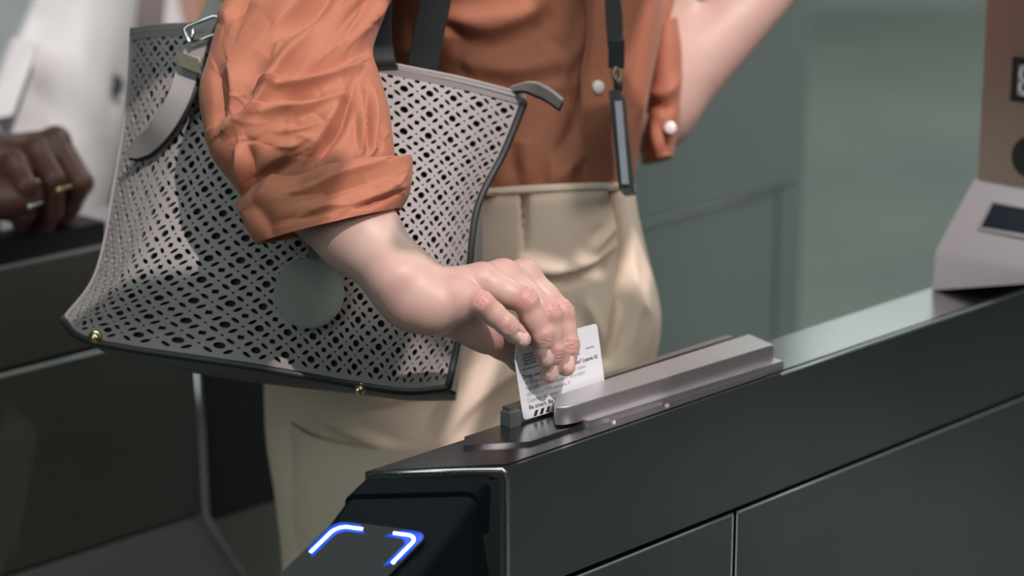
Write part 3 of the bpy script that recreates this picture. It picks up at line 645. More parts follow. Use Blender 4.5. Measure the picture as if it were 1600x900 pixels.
jt['neck'] = jt['chest'] + np.array([0, 0, .21]); jt['head'] = jt['neck'] + np.array([.015, -.01, .13])
jt['rshoulder'] = P(545, -165, 1.895); jt['lshoulder'] = P(1000, -170, 2.14)
jt['lelbow'] = P(1015, 165, 2.09); jt['lwrist'] = P(1235, -55, 2.15)
jt['relbow'] = P(425, 225, 1.735); jt['rwrist'] = P(556, 360, 1.678); jt['rskip'] = jt['pelvis']; 
for s_, k in (('r', -1), ('l', 1)):
    hp = jt['pelvis'] - np.array([0, 0, .06]) - RIGHT * k * .07; jt[s_ + 'hip'] = hp
    ft = np.array([hp[0], hp[1], .075]) + FRONT * (.06 if k > 0 else -.03); jt[s_ + 'ankle'] = ft; jt[s_ + 'knee'] = (hp + ft) / 2 + FRONT * .03 + np.array([0, 0, .02])
V3, Q3 = coarse_body(jt, .008, 1.0, .72)
V, F = join_vf((V1, Q1), (V2, Q2), (V3, Q3))
body = wobj('body', V, F, M['skin'], woman)
at = body.data.attributes.new('flush', 'FLOAT', 'POINT'); a_ = np.full(len(V), .08, np.float32); a_[:len(fl1)] = fl1; at.data.foreach_set('value', a_)

def nail_vf(c, d, n_, ax, r):
    side = np.cross(ax, n_); side /= np.linalg.norm(side); vs = []; nu, nv = 9, 9; rr_ = r * 1.06; L_ = r * 2.0
    o = c * .33 + d * .67 
    for j in range(nv):
        v = -1 + 2 * j / (nv - 1)
        for i in range(nu):
            u = -1 + 2 * i / (nu - 1); a = u * .92 * (1 - .35 * max(0, abs(v) - .55) ** 1.3 * 2)
            drop = .0011 * max(0, v) ** 2 + .0007 * max(0, -v) ** 2
            vs.append(o + ax * (v * L_ / 2 + .0012) + side * rr_ * .98 * math.sin(a) + n_ * (rr_ * math.cos(a) - drop - .0003))
    return np.array(vs), grid_faces(nv, nu)
for c, d, n_, ax, r, q in nails:
    V, F = nail_vf(c, d, n_, ax, r)
    o = wobj('fingernail', V, F, M['nail'], woman); o.parent = body
    md = o.modifiers.new('thickness', 'SOLIDIFY'); md.thickness = .0005; md.offset = 0

def cloth(name, V, closed, material, parent, folds=(), noise=0, nscale=60, seed=1, thick=0, limit=None):
    """displace a (nv,nu,3) sheet along its outward normals by folds, then link it."""
    n = grid_normals(V, closed); c = V.mean(1, keepdims=True)
    if ((n * (V - c)).sum(-1)).mean() < 0: n = -n
    d = np.zeros(V.shape[:2])
    face = np.clip(-(n @ FW) * 2.2 + .15, 0, 1)
    if len(folds): d += fold_field(V, folds) * face
    if noise: d += noise * softnoise(V, nscale, seed)
    V = V + n * d[..., None]
    nv, nu = V.shape[:2]
    F = grid_faces(nv, nu, closed)
    fn = np.cross(V[1, 1] - V[0, 0], V[1, 0] - V[0, 1]) if True else None
    o = wobj(name, V.reshape(-1, 3), F, material, parent)
    bm = bmesh.new(); bm.from_mesh(o.data); bmesh.ops.recalc_face_normals(bm, faces=bm.faces[:]); bm.to_mesh(o.data); bm.free()
    o.data.polygons.foreach_set('use_smooth', [True] * len(o.data.polygons))
    if thick:
        md = o.modifiers.new('thickness', 'SOLIDIFY'); md.thickness = thick; md.offset = -1
    return o, V
def surf_at(V, px, py):      # nearest camera-facing point of a built sheet to a place in the picture
    q = PIX(V.reshape(-1, 3)); d = (q[:, 0] - px) ** 2 + (q[:, 1] - py) ** 2; k = np.argsort(d)[:6]; k = k[np.argmin(q[k, 2])]
    return V.reshape(-1, 3)[k]
def button(parent, p, nrm, r=.0055, name='button', material=None):
    nrm = np.asarray(nrm) / np.linalg.norm(nrm); R_ = Vector(nrm).to_track_quat('Z', 'Y').to_matrix().to_4x4()
    bm = bmesh.new(); bmesh.ops.create_cone(bm, cap_ends=True, segments=20, radius1=r, radius2=r * .92, depth=.0022)
    bmesh.ops.bevel(bm, geom=bm.edges[:], offset=.0004, segments=1, affect='EDGES', clamp_overlap=True)
    for a in range(4): bmesh.ops.create_cone(bm, cap_ends=True, segments=6, radius1=r * .12, radius2=r * .12, depth=.0024, matrix=Matrix.Translation((r * .28 * math.cos(a * 1.5708), r * .28 * math.sin(a * 1.5708), 0)))
    bm.transform(R_); me = bpy.data.meshes.new(name); bm.to_mesh(me); bm.free()
    o = objm(name, me, material or M['button'], parent, True, None, 40); o.location = Vector(rel(p, woman if parent.parent is None else parent.parent if parent.parent.parent is None else woman)) 
    return o

def crinkles(n, box, ang, seed, amp=.0014, wd=4.5):
    r_ = np.random.default_rng(seed); out = []
    for k in range(n):
        x, y = r_.uniform(box[0], box[2]), r_.uniform(box[1], box[3]); a = ang(x, y) + r_.normal() * .45; L_ = r_.uniform(14, 38); b_ = r_.normal() * .4
        out.append((amp * r_.choice([-1, 1]) * r_.uniform(.5, 1.3), wd * r_.uniform(.7, 1.6), [(x - L_ * math.cos(a - b_), y - L_ * math.sin(a - b_)), (x, y), (x + L_ * math.cos(a + b_), y + L_ * math.sin(a + b_))]))
    return out
# ---------------------------------------------------------------- shirt body
TORSO = [(600, -292, 940, -294, 2.02, .065, 0), (520, -262, 1005, -264, 2.01, .105, 0), (515, -180, 1034, -182, 2.01, .128, 0), (550, -60, 1040, -62, 2.018, .121, 0), (566, 40, 1034, 38, 2.02, .115, 0), (575, 120, 1020, 114, 2.015, .108, 0), (585, 200, 1004, 190, 2.01, .104, 0), (592, 262, 994, 252, 2.005, .104, 0), (598, 306, 988, 292, 2.0, .100, 0), (600, 330, 984, 318, 2.0, .094, 0)]
FOLD_T = [
    (.009, 15, [(690, 22), (735, 42), (775, 44), (830, 22), (860, -10)]), (-.006, 16, [(690, 42), (740, 66), (790, 62), (850, 40)]),
    (-.004, 14, [(640, 40), (660, 90), (700, 140)]), (.004, 14, [(915, 25), (905, 75), (880, 110)]), (-.003, 12, [(930, 40), (905, 100)]),
    (.005, 13, [(925, 150), (912, 205), (888, 250)]), (-.005, 11, [(905, 140), (893, 200), (868, 240)]), (.004, 12, [(915, 235), (890, 262), (870, 282)]),
    (-.004, 10, [(795, 220), (800, 258), (808, 290)]), (.004, 11, [(812, 215), (818, 262), (824, 292)]), (-.0035, 9, [(850, 246), (846, 272), (842, 294)]), (.003, 9, [(863, 246), (858, 294)]),
    (-.003, 10, [(900, 262), (897, 290)]), (.003, 9, [(760, 220), (775, 292)]), (.004, 15, [(705, 92), (790, 112), (880, 96)]), (-.004, 12, [(720, 118), (800, 138), (890, 116)]),
    (.004, 14, [(1012, 20), (1004, 130), (992, 230)]), (-.004, 10, [(1000, 40), (992, 120), (982, 220)])]
V = loft(TORSO, 120, 200, .92)
FOLD_T += crinkles(30, (640, 0, 1010, 285), lambda x, y: .9 if y < 150 else 1.5, 17, .0018, 6)
shirt, ST = cloth('shirt', V, True, M['rust'], woman, FOLD_T, .0016, 45, 3, .0015)
# button placket: a raised band down the front
pl = np.array([surf_at(ST, x, y) for x, y in ((944, -120), (942, -60), (940, 0), (938, 60), (936, 110), (934, 160), (934, 210), (936, 250), (939, 284))])
pl = spline(pl - FW * .0022, 40); V, F = strap_vf(pl, (FRONT * .2 + np.array([.5, .55, 0])) * .019, .0022)
placket = wobj('placket', V, F, M['rust'], shirt.parent); placket.parent = shirt
for y in (133,):
    p = surf_at(ST, 936, y) - FW * .0055; o = button(shirt, p, -FW + .5 * RX); o.location = Vector(rel(p, woman))
# collar, out of the picture above
V = loft([(690, -300, 880, -302, 2.02, .055, 0), (660, -268, 900, -270, 2.02, .072, 0)], 6, 60); cloth('collar', V, True, M['rust'], woman, (), 0, 1, 1, .002)

# ---------------------------------------------------------------- right sleeve and its rolled cuff
SLEEVE = [(470, -285, 720, -275, 1.94, .060, 0), (400, -225, 735, -215, 1.90, .075, 0), (372, -120, 668, -110, 1.85, .070, 0), (352, -10, 614, -6, 1.79, .060, 0), (328, 82, 584, 66, 1.748, .052, 10), (312, 136, 592, 112, 1.730, .048, 30), (317, 190, 606, 160, 1.718, .047, 60), (331, 246, 614, 205, 1.706, .046, 100), (366, 292, 618, 246, 1.700, .044, 120), (392, 330, 614, 284, 1.697, .040, 140)]
FOLD_S = [
    (.007, 14, [(435, 136), (470, 132), (510, 122), (560, 100)]), (-.010, 13, [(440, 122), (480, 114), (520, 104), (575, 80)]),
    (.006, 12, [(412, 178), (440, 172), (475, 170), (545, 150)]), (-.006, 10, [(420, 164), (460, 158), (500, 150)]),
    (.008, 15, [(356, 203), (392, 178), (420, 140), (440, 100), (480, 55)]), (-.008, 16, [(350, 186), (378, 166), (402, 120), (420, 88)]),
    (-.009, 9, [(500, 248), (518, 222), (538, 192), (552, 140)]), (.006, 12, [(486, 240), (502, 214), (520, 184), (536, 150)]),
    (.005, 7, [(567, 235), (567, 200), (565, 150)]), (.005, 7, [(584, 232), (586, 190), (582, 140)]), (-.006, 6, [(576, 234), (577, 190), (574, 145)]), (-.004, 6, [(557, 234), (556, 180)]), (-.004, 6, [(596, 232), (597, 190)]),
    (-.008, 10, [(402, 288), (425, 268), (456, 250)]), (.005, 10, [(398, 272), (424, 254), (452, 238)]),
    (-.007, 9, [(384, 226), (390, 258), (392, 298)]), (.006, 11, [(372, 228), (376, 262), (380, 296)]),
    (-.008, 11, [(336, 112), (344, 150), (338, 186)]), (.006, 13, [(356, 100), (362, 130), (352, 190)]), 
    (-.009, 16, [(442, 56), (476, 32), (508, 4), (530, -30)]), (.007, 16, [(425, 40), (460, 10), (490, -20)]), (-.006, 12, [(366, 30), (380, 4), (394, -30)]), (.005, 14, [(352, 40), (366, 0)]),
    (.005, 14, [(560, 58), (588, 20), (604, -20)]), (-.006, 11, [(545, 52), (570, 16), (590, -24)]),
    (.004, 10, [(384, 145), (408, 132), (432, 128)]), (-.004, 9, [(396, 112), (418, 102), (440, 76)]), (.003, 8, [(436, 208), (470, 205), (505, 196)]), (-.003, 7, [(440, 200), (472, 192)]), (.0035, 8, [(430, 228), (458, 232), (486, 214)])]
FOLD_S = [(a * 1.3, *r) for a, *r in FOLD_S]
FOLD_S += crinkles(44, (365, -20, 590, 245), lambda x, y: -.75 if y < 120 else (-.35 if x < 500 else -1.3), 7)
V = loft(SLEEVE, 260, 320, .95)
sleeve, SV = cloth('sleeve', V, True, M['rust'], woman, FOLD_S, .0012, 70, 5, .0012)
CUFF_OUT = [(388, 298, 634, 247, 1.700, .050, 40), (372, 316, 643, 242, 1.698, .053, 5), (372, 325, 645, 262, 1.695, .054, 5), (380, 345, 643, 284, 1.691, .053, 5), (392, 366, 638, 306, 1.687, .052, 5), (402, 381, 627, 326, 1.684, .050, 5)]
CUFF_IN = [(406, 379, 622, 325, 1.684, .0475, 5), (410, 368, 622, 312, 1.687, .046, 5), (410, 340, 620, 285, 1.695, .044, 5), (405, 318, 618, 262, 1.70, .044, 5)]
FOLD_C = [(.006, 10, [(395, 318), (430, 280), (456, 262)]), (-.005, 9, [(440, 300), (468, 285), (500, 280)]), (.005, 12, [(470, 300), (520, 278), (600, 250)]), (-.004, 10, [(480, 316), (540, 296), (620, 276)]), (.004, 7, [(556, 318), (590, 306), (616, 296), (636, 290)]), (-.005, 6, [(560, 326), (596, 314), (622, 302)]),
          (.005, 10, [(372, 320), (392, 340), (404, 378)]), (-.005, 10, [(398, 320), (414, 345), (424, 372)]), (.0035, 8, [(455, 345), (500, 325), (540, 318)]), (-.003, 7, [(428, 352), (470, 340), (520, 330)]), (.003, 6, [(600, 300), (625, 282), (640, 262)])]
FOLD_C += crinkles(22, (385, 250, 640, 370), lambda x, y: -.35, 9, .001, 4)
Vo = loft(CUFF_OUT, 70, 260, .9); Vi = loft(CUFF_IN, 24, 260, .9)
cuff, CV = cloth('cuff', np.concatenate([Vo, Vi]), True, M['rust'], woman, FOLD_C, .001, 80, 8)
cuff.parent = sleeve

# ---------------------------------------------------------------- left sleeve, cuff
LSL = [(900, -262, 1075, -262, 2.12, .06, 0), (915, -100, 1085, -100, 2.14, .07, 0), (935, 40, 1064, 34, 2.12, .062, 0), (950, 130, 1062, 110, 2.11, .058, 0), (965, 200, 1061, 180, 2.105, .056, 0)]
FOLD_L = [(-.006, 9, [(1018, 165), (1040, 172), (1055, 165)]), (.006, 9, [(1015, 150), (1040, 148), (1060, 125)]), (-.006, 10, [(1030, 200), (1045, 225), (1040, 248)]), (.005, 10, [(1020, 190), (1026, 240)])]
cloth('sleeve', loft(LSL, 60, 100), True, M['rust'], woman, FOLD_L, .0015, 60, 11, .0012)
LC = [(1014, 56, 1058, 30, 2.085, .045, 0), (1008, 90, 1063, 80, 2.085, .05, 0), (1004, 150, 1064, 140, 2.085, .052, 0), (1002, 210, 1061, 200, 2.085, .052, 0), (1003, 254, 1052, 244, 2.085, .046, 0), (1010, 250, 1046, 240, 2.085, .038, 0)]
o, LCV = cloth('cuff', loft(LC, 50, 110, .85), True, M['rust'], woman, FOLD_L, .001, 60, 12)
p = surf_at(LCV, 1047, 198) - FW * .003; q = button(o, p, -FW, .0055); q.location = Vector(rel(p, woman))

# ---------------------------------------------------------------- trousers
TR = [(596, 314, 990, 291, 2.0, .104, 0), (592, 330, 993, 310, 2.0, .108, 0), (575, 360, 998, 340, 2.005, .112, 0), (520, 420, 1012, 400, 2.015, .118, 0), (450, 500, 1029, 470, 2.025, .122, 0), (418, 580, 1030, 520, 2.03, .122, 0), (415, 640, 1016, 590, 2.03, .120, 0), (418, 700, 1000, 660, 2.03, .115, 0), (430, 770, 985, 740, 2.03, .112, 0), (440, 850, 975, 830, 2.03, .108, 0), (446, 930, 965, 910, 2.03, .105, 0), (460, 990, 945, 980, 2.03, .095, 0)]
FOLD_P = [(-.016, 5, [(956, 296), (966, 345), (972, 400), (968, 460), (955, 520), (946, 560)], 0), (.004, 9, [(978, 330), (986, 400), (984, 470), (968, 540)]), (-.014, 4, [(816, 300), (817, 350), (816, 400)], 2),
          (.006, 8, [(820, 424), (870, 426), (920, 412), (962, 384)]), (-.004, 9, [(820, 440), (880, 446), (950, 420)]), (.005, 9, [(925, 395), (945, 372), (962, 352)]), (-.004, 8, [(925, 378), (945, 352)]),
          (.005, 12, [(985, 420), (996, 470), (990, 540)]), (-.005, 9, [(975, 440), (978, 500), (962, 560)]),
          (.008, 20, [(690, 690), (730, 640), (790, 590), (850, 560)]), (-.007, 18, [(660, 660), (700, 610), (760, 560)]), (.005, 16, [(560, 640), (640, 620), (700, 590)]), (-.006, 20, [(520, 650), (600, 640), (660, 620)]), (-.006, 16, [(740, 700), (790, 650), (850, 600)]),
          (.004, 12, [(500, 640), (505, 720), (500, 800)]), (.005, 14, [(500, 648), (540, 672), (600, 700)]), (-.005, 12, [(520, 640), (560, 668), (620, 690)]), (.005, 14, [(1000, 470), (1012, 500), (1005, 560)]), (-.004, 10, [(900, 480), (930, 560), (935, 620)]), (.004, 10, [(915, 470), (945, 540)])]
V = loft(TR, 190, 420, .93)
trousers, TV = cloth('trousers', V, True, M['trouser'], woman, FOLD_P, .0018, 40, 21, .002)
WB = [(594, 313, 991, 288, 2.0, .107, 0), (593, 321, 992, 297, 2.0, .109, 0), (593, 323, 992, 299, 2.0, .106, 0)]
wb, WV = cloth('waistband', loft(WB, 12, 200, .93), True, M['trouser'], woman, (), .0006, 60, 22, .0022); wb.parent = trousers
for x, y in ((960, 286), (770, 296)):
    pts = np.array([surf_at(WV, x, y + 4 + 7 * k) - FW * (.003 + .0012 * math.sin(k / 5 * 3.14)) for k in range(6)]); V, F = strap_vf(spline(pts, 14), RX * .0045, .002)
    o = wobj('belt_loop', V, F, M['trouser'], woman); o.parent = trousers
# legs below the picture, shoes
for s_ in 'rl':
    hp, kn, an = jt[s_ + 'hip'], jt[s_ + 'knee'], jt[s_ + 'ankle']
    c = spline([hp + ZV * .03, hp - ZV * .12, kn, an + ZV * .15, an + ZV * .0], 30); r = np.interp(np.linspace(0, 1, 30), [0, .15, .5, .85, 1], [.098, .100, .082, .076, .078])
    V, F = tube_vf(c, r, 32, caps=False); o = wobj('trouser_leg', V, F, M['trouser'], woman); o.parent = trousers
    g = Field(an - .16, an + .22, .005); g.cap(an - ZV * .035, an - ZV * .02 + FRONT * .15, .040, .032, .02, flat=None); g.cap(an - ZV * .03 - FRONT * .03, an + ZV * .01, .036, .042, .02)
    V, F = g.mesh(); V[:, 2] = np.maximum(V[:, 2], .003); wobj('shoe', V, F, M['shoe'], woman)
# hair
g = Field(jt['head'] - .2, jt['head'] + .2, .006); hc = jt['head'] + ZV * .04 - FRONT * .012
g.ball(hc, .098, .02); g.cap(hc - FRONT * .04, hc - FRONT * .07 - ZV * .13, .075, .05, .03); g.cap(jt['head'] + FRONT * .10 - ZV * .05, jt['head'] + FRONT * .13 - ZV * .02, .075, .07, .02, op='cut')
V, F = g.mesh(); wobj('hair', V, F, M['hair'], woman)

# ================================================================== TOTE BAG
BAG = np.array([
    [(205, 50, 1.848), (255, 43, 1.820), (330, 44, 1.805), (450, 66, 1.798), (600, 102, 1.790), (720, 126, 1.795), (822, 152, 1.815)],
    [(199, 150, 1.845), (246, 150, 1.812), (318, 150, 1.792), (450, 170, 1.786), (600, 202, 1.778), (712, 222, 1.785), (788, 236, 1.805)],
    [(178, 290, 1.838), (218, 295, 1.803), (288, 285, 1.778), (440, 300, 1.766), (592, 322, 1.760), (690, 334, 1.774), (744, 330, 1.796)],
    [(150, 425, 1.822), (172, 430, 1.792), (222, 428, 1.760), (420, 440, 1.748), (572, 460, 1.750), (672, 476, 1.764), (728, 465, 1.790)],
    [(99, 498, 1.818), (102, 503, 1.810), (150, 535, 1.780), (400, 574, 1.752), (560, 602, 1.756), (640, 612, 1.764), (700, 606, 1.778)]])
BW = PA(BAG)
cl = np.linalg.norm(np.diff(BW[:4], axis=1), axis=2).mean(0); CU = np.concatenate([[0], np.cumsum(cl)])
rl = np.linalg.norm(np.diff(BW, axis=0), axis=2)[:, 2:6].mean(1); RV = np.concatenate([[0], np.cumsum(rl)])
BW_W, BW_H = CU[-1], RV[-1]
def bag_pt(U, Vv):
    U = np.asarray(U, float); Vv = np.asarray(Vv, float)
    tu = np.interp(U, CU, np.arange(len(CU))); tv = np.interp(Vv, RV, np.arange(len(RV)))
    n = len(U); i = np.clip(tv.astype(int), 0, 3)
    rows_ = np.stack([cr(BW[r], tu) for r in range(5)], 0)               # (5,n,3)
    f = (tv - i)[:, None]; ar = np.arange(n)
    g = lambda k: rows_[np.clip(k, 0, 4), ar]
    p1, p2 = g(i), g(i + 1); p0 = np.where((i > 0)[:, None], g(i - 1), 2 * p1 - p2); p3 = np.where((i < 3)[:, None], g(i + 2), 2 * p2 - p1)
    out = .5 * (2 * p1 + (p2 - p0) * f + (2 * p0 - 5 * p1 + 4 * p2 - p3) * f ** 2 + (3 * p1 - p0 - 3 * p2 + p3) * f ** 3)
    # soft dents in the hide
    out = out + FW * (.004 * np.sin(U * 22 + Vv * 9) * np.sin(Vv * 19 + 1.2) * np.clip(U / .1, 0, 1))[:, None]
    return out
def bag_grid(nv, nu, off=0.):
    U, Vv = np.meshgrid(np.linspace(0, BW_W, nu), np.linspace(0, BW_H, nv)); p = bag_pt(U.ravel(), Vv.ravel()).reshape(nv, nu, 3)
    if off: n = grid_normals(p, False); s = np.sign((n @ FW).mean()); p = p + n * s * off
    return p
bag = empty('tote_bag', tuple(P(420, 600, 1.80)))
tag(bag, 'taupe leather tote bag with punched lattice pattern hanging from the woman\'s arm', 'bag')
# one punched tile (circle, square, four petals, two dots), triangulated once and repeated
def tile():
    def circ(cx, cy, rx, ry, rot, n): return [(cx + rx * math.cos(t) * math.cos(rot) - ry * math.sin(t) * math.sin(rot), cy + rx * math.cos(t) * math.sin(rot) + ry * math.sin(t) * math.cos(rot)) for t in (2 * math.pi * k / n for k in range(n))]
    holes = [circ(1, 1, .158, .158, 0, 12), [(.5 + .096 * x, .5 + .096 * y) for x, y in ((-1, -1), (1, -1), (1, 1), (-1, 1))], circ(.5, 1, .05, .05, 0, 6), circ(1, .5, .05, .05, 0, 6)]
    for dx, dy in ((1, 1), (-1, 1), (1, -1), (-1, -1)): holes.append(circ(1 + .25 * dx, 1 + .25 * dy, .163, .075, math.pi / 4 * (-1 if dx * dy > 0 else 1), 10))
    nb = 10; vs = []; es = []
    bd = [(.4 + k / nb, .4) for k in range(nb)] + [(1.4, .4 + k / nb) for k in range(nb)] + [(1.4 - k / nb, 1.4) for k in range(nb)] + [(.4, 1.4 - k / nb) for k in range(nb)]
    for loop in [bd] + holes:
        k0 = len(vs); vs += loop; es += [(k0 + i, k0 + (i + 1) % len(loop)) for i in range(len(loop))]
    vo, eo, fo, *_ = delaunay_2d_cdt([Vector(v) for v in vs], es, [], 0, 1e-6)
    def inside(p, lp):
        c = False
        for i in range(len(lp)):
            (x1, y1), (x2, y2) = lp[i], lp[(i + 1) % len(lp)]
            if (y1 > p[1]) != (y2 > p[1]) and p[0] < (x2 - x1) * (p[1] - y1) / (y2 - y1) + x1: c = not c
        return c
    fs = []
    for f in fo:
        c = sum((vo[i] for i in f), Vector((0, 0))) / 3
        if not any(inside(c, h) for h in holes): fs.append(tuple(f))
    return np.array([v[:] for v in vo]) - .4, fs
tv_, tf_ = tile()
NU = round((BW_W - .010) / .0172); NVV = round((BW_H - .016) / .0166); m0, mt_, mb = .004, .006, .006
key = {}; UV = []; FF = []
def vid(u, v):
    k = (round(u, 5), round(v, 5))
    if k not in key: key[k] = len(UV); UV.append((u, v))
    return key[k]
for i in range(NU):
    for j in range(NVV):
        ids = [vid(i + a, j + b_) for a, b_ in tv_]
        FF += [tuple(ids[k] for k in f) for f in tf_]
# plain margin
def strip_uv(u0, u1, v0, v1, nu, nv):
    for i in range(nu):
        for j in range(nv):
            q = [(u0 + (u1 - u0) * (i + a) / nu, v0 + (v1 - v0) * (j + b_) / nv) for a, b_ in ((0, 0), (1, 0), (1, 1), (0, 1))]; FF.append(tuple(vid(*p) for p in q))
ex = .25
strip_uv(0, NU, -1, 0, NU * 10, 2); strip_uv(0, NU, NVV, NVV + 1, NU * 10, 2); strip_uv(-1, 0, 0, NVV, 2, NVV * 10); strip_uv(NU, NU + 1, 0, NVV, 2, NVV * 10)
for a in (-1, NU):
    for b_ in (-1, NVV): strip_uv(a, a + 1, b_, b_ + 1, 2, 2)
UV = np.array(UV)
def mp(x, n, lo, hi, total): return np.where(x < 0, lo * (x + 1), np.where(x > n, total - hi + hi * (x - n), lo + (total - lo - hi) * x / n))
Uu = mp(UV[:, 0], NU, m0, m0, BW_W); Vv_ = mp(UV[:, 1], NVV, mt_, mb, BW_H)
bpv = bag_pt(Uu, Vv_)
f0 = np.array(FF[0]); nrm = np.cross(bpv[f0[1]] - bpv[f0[0]], bpv[f0[2]] - bpv[f0[0]])
if nrm @ FW > 0: FF = [f[::-1] for f in FF]
# hide thickness: walls inside every hole, on vertices of their own so the rims stay crisp
ec = {}
for f in FF:
    for k in range(len(f)):
        a, b_ = f[k], f[(k + 1) % len(f)]; e_ = (min(a, b_), max(a, b_)); ec[e_] = None if e_ in ec else (a, b_)
rim = [q for q in ec.values() if q]
cgrid = bag_pt(np.clip(Uu + 1e-4, 0, BW_W), Vv_) - bag_pt(np.clip(Uu - 1e-4, 0, BW_W), Vv_); rgrid = bag_pt(Uu, np.clip(Vv_ + 1e-4, 0, BW_H)) - bag_pt(Uu, np.clip(Vv_ - 1e-4, 0, BW_H))
inn = np.cross(cgrid, rgrid); inn /= np.linalg.norm(inn, axis=1)[:, None]; inn *= np.sign((inn @ FW).mean())
va = sorted({a for q in rim for a in q}); ix = {a: i for i, a in enumerate(va)}; n0 = len(bpv); k_ = len(va)
allv = np.concatenate([bpv, bpv[va], bpv[va] + inn[va] * .0017])
rf = [(n0 + ix[b_], n0 + ix[a], n0 + k_ + ix[a], n0 + k_ + ix[b_]) for a, b_ in rim]
front = wobj('punched_front', allv, FF + rf, M['leather'], bag)
lin = bag_grid(30, 60, .0045); wobj('lining', lin.reshape(-1, 3), grid_faces(30, 60), M['lining'], bag)
# edges of the front: top band with zip, right piping, bottom piping
def edge_pts(u0, v0, u1, v1, n, dz=0., dw=0.): t = np.linspace(0, 1, n); return bag_pt(u0 + (u1 - u0) * t, v0 + (v1 - v0) * t) + ZV * dz + FW * dw
te = edge_pts(0, 0, BW_W, 0, 50)
V1_, F1_ = strap_vf(edge_pts(0, .003, BW_W, .003, 50, 0, -.0008), ZV * .0040, .0022); wobj('top_band', V1_, F1_, M['leather'], bag)
for dz, dd in ((.0050, -.001), (.0018, -.0022)):
    V_, F_ = tube_vf(te + ZV * (dz - .003) + FW * dd, .0013, 8); wobj('zip_edge', V_, F_, M['leather'], bag)
zt = te + ZV * .001; V_, F_ = strap_vf(zt + FW * .012, FW * .013, .002); wobj('zip_tape', V_, F_, M['gusset'], bag)
V_, F_ = tube_vf(edge_pts(BW_W, .004, BW_W, BW_H, 50, 0, -.0005), .0030, 10); wobj('piping', V_, F_, M['edge'], bag)
V_, F_ = tube_vf(edge_pts(.0, BW_H, BW_W, BW_H, 70, 0, -.0005), .0028, 10); wobj('piping', V_, F_, M['edge'], bag)
V_, F_ = tube_vf(edge_pts(0, 0, 0, BW_H, 40), .0012, 8); wobj('piping', V_, F_, M['leather'], bag)
# right gusset, bottom, back panel
re_ = edge_pts(BW_W, 0, BW_W, BW_H, 40)
gp = np.array([(806, 160, 1.86), (768, 240, 1.862), (752, 314, 1.862), (754, 400, 1.862), (738, 480, 1.855), (722, 560, 1.845), (714, 614, 1.835)], float); gb_ = cr(PA(gp), np.linspace(0, 6, 40))
V = np.stack([re_ * (1 - t) + gb_ * t for t in np.linspace(0, 1, 9)], 1)
wobj('gusset', V.reshape(-1, 3), grid_faces(40, 9), M['gusset'], bag)
be = edge_pts(0, BW_H, BW_W, BW_H, 60)
lp = np.array([(101, 500, 1.85), (150, 544, 1.80), (230, 566, 1.79), (330, 588, 1.785), (450, 604, 1.785), (560, 616, 1.785), (640, 626, 1.79), (712, 626, 1.80)], float); lb_ = cr(PA(lp), np.linspace(0, 7, 60))
bb_ = lb_ + FW * .055 + ZV * .012
V = np.concatenate([np.stack([be * (1 - t) + lb_ * t - FW * .003 * math.sin(t * math.pi) for t in np.linspace(0, 1, 7)], 1), np.stack([lb_ * (1 - t) + bb_ * t - ZV * .004 * math.sin(t * math.pi) for t in np.linspace(.1, 1, 7)], 1)], 1)
wobj('bottom_panel', V.reshape(-1, 3), grid_faces(60, V.shape[1]), M['leather_dark'], bag)
tb = te + FW * .055; tb[0] = te[0] + FW * .01; tb[1] = te[1] + FW * .02; tb[-1] = gb_[0]
i60 = np.linspace(0, 49, 60); tb60 = np.stack([np.interp(i60, np.arange(50), tb[:, k]) for k in range(3)], 1)
V = np.stack([tb60 * (1 - t) + bb_ * t + FW * .012 * math.sin(t * math.pi) for t in np.linspace(0, 1, 20)], 0)
le = edge_pts(0, 0, 0, BW_H, 20) + FW * .002
d_ = le - V[:, 0]
for k in range(16): V[:, k] += d_ * (1 - k / 16)
ge = np.stack([np.interp(np.linspace(0, 39, 20), np.arange(40), gb_[:, k]) for k in range(3)], 1) + FW * .003; d_ = ge - V[:, -1]
for k in range(24): V[:, -1 - k] += d_ * (1 - k / 24)
wobj('back_panel', V.reshape(-1, 3), grid_faces(20, 60), M['gusset'], bag)
for x, y, D in ((148, 527, 1.776), (561, 609, 1.752)):
    p = P(x, y, D); bm = bmesh.new(); bmesh.ops.create_uvsphere(bm, u_segments=16, v_segments=10, radius=.0042); bm.transform(Matrix.Diagonal((1, 1, .85, 1)))
    bmesh.ops.create_cone(bm, cap_ends=True, segments=16, radius1=.0050, radius2=.0046, depth=.0014, matrix=Matrix.Translation((0, .0012, 0)) @ Matrix.Rotation(1.30, 4, 'X'))
    me = bpy.data.meshes.new('stud'); bm.to_mesh(me); bm.free(); o = objm('stud', me, M['gold'], bag); o.location = Vector(rel(p, bag))
# zip pull at the right end
zp = spline(PA(np.array([(798, 138, 1.812), (824, 134, 1.802), (846, 141, 1.797), (863, 151, 1.794), (877, 162, 1.792)], float)), 24); wv = np.interp(np.linspace(0, 1, 24), [0, .4, 1], [.0024, .0052, .0040])[:, None] * (UP * .72 + RX * .3 - FW * .6)
V_, F_ = strap_vf(zp, wv, .004); wobj('zip_tab', V_, F_, M['leather'], bag)
V_, F_ = strap_vf(zp + FW * .003 - UP * .0025, wv * .98, .0025); wobj('zip_tab_backing', V_, F_, M['edge'], bag)
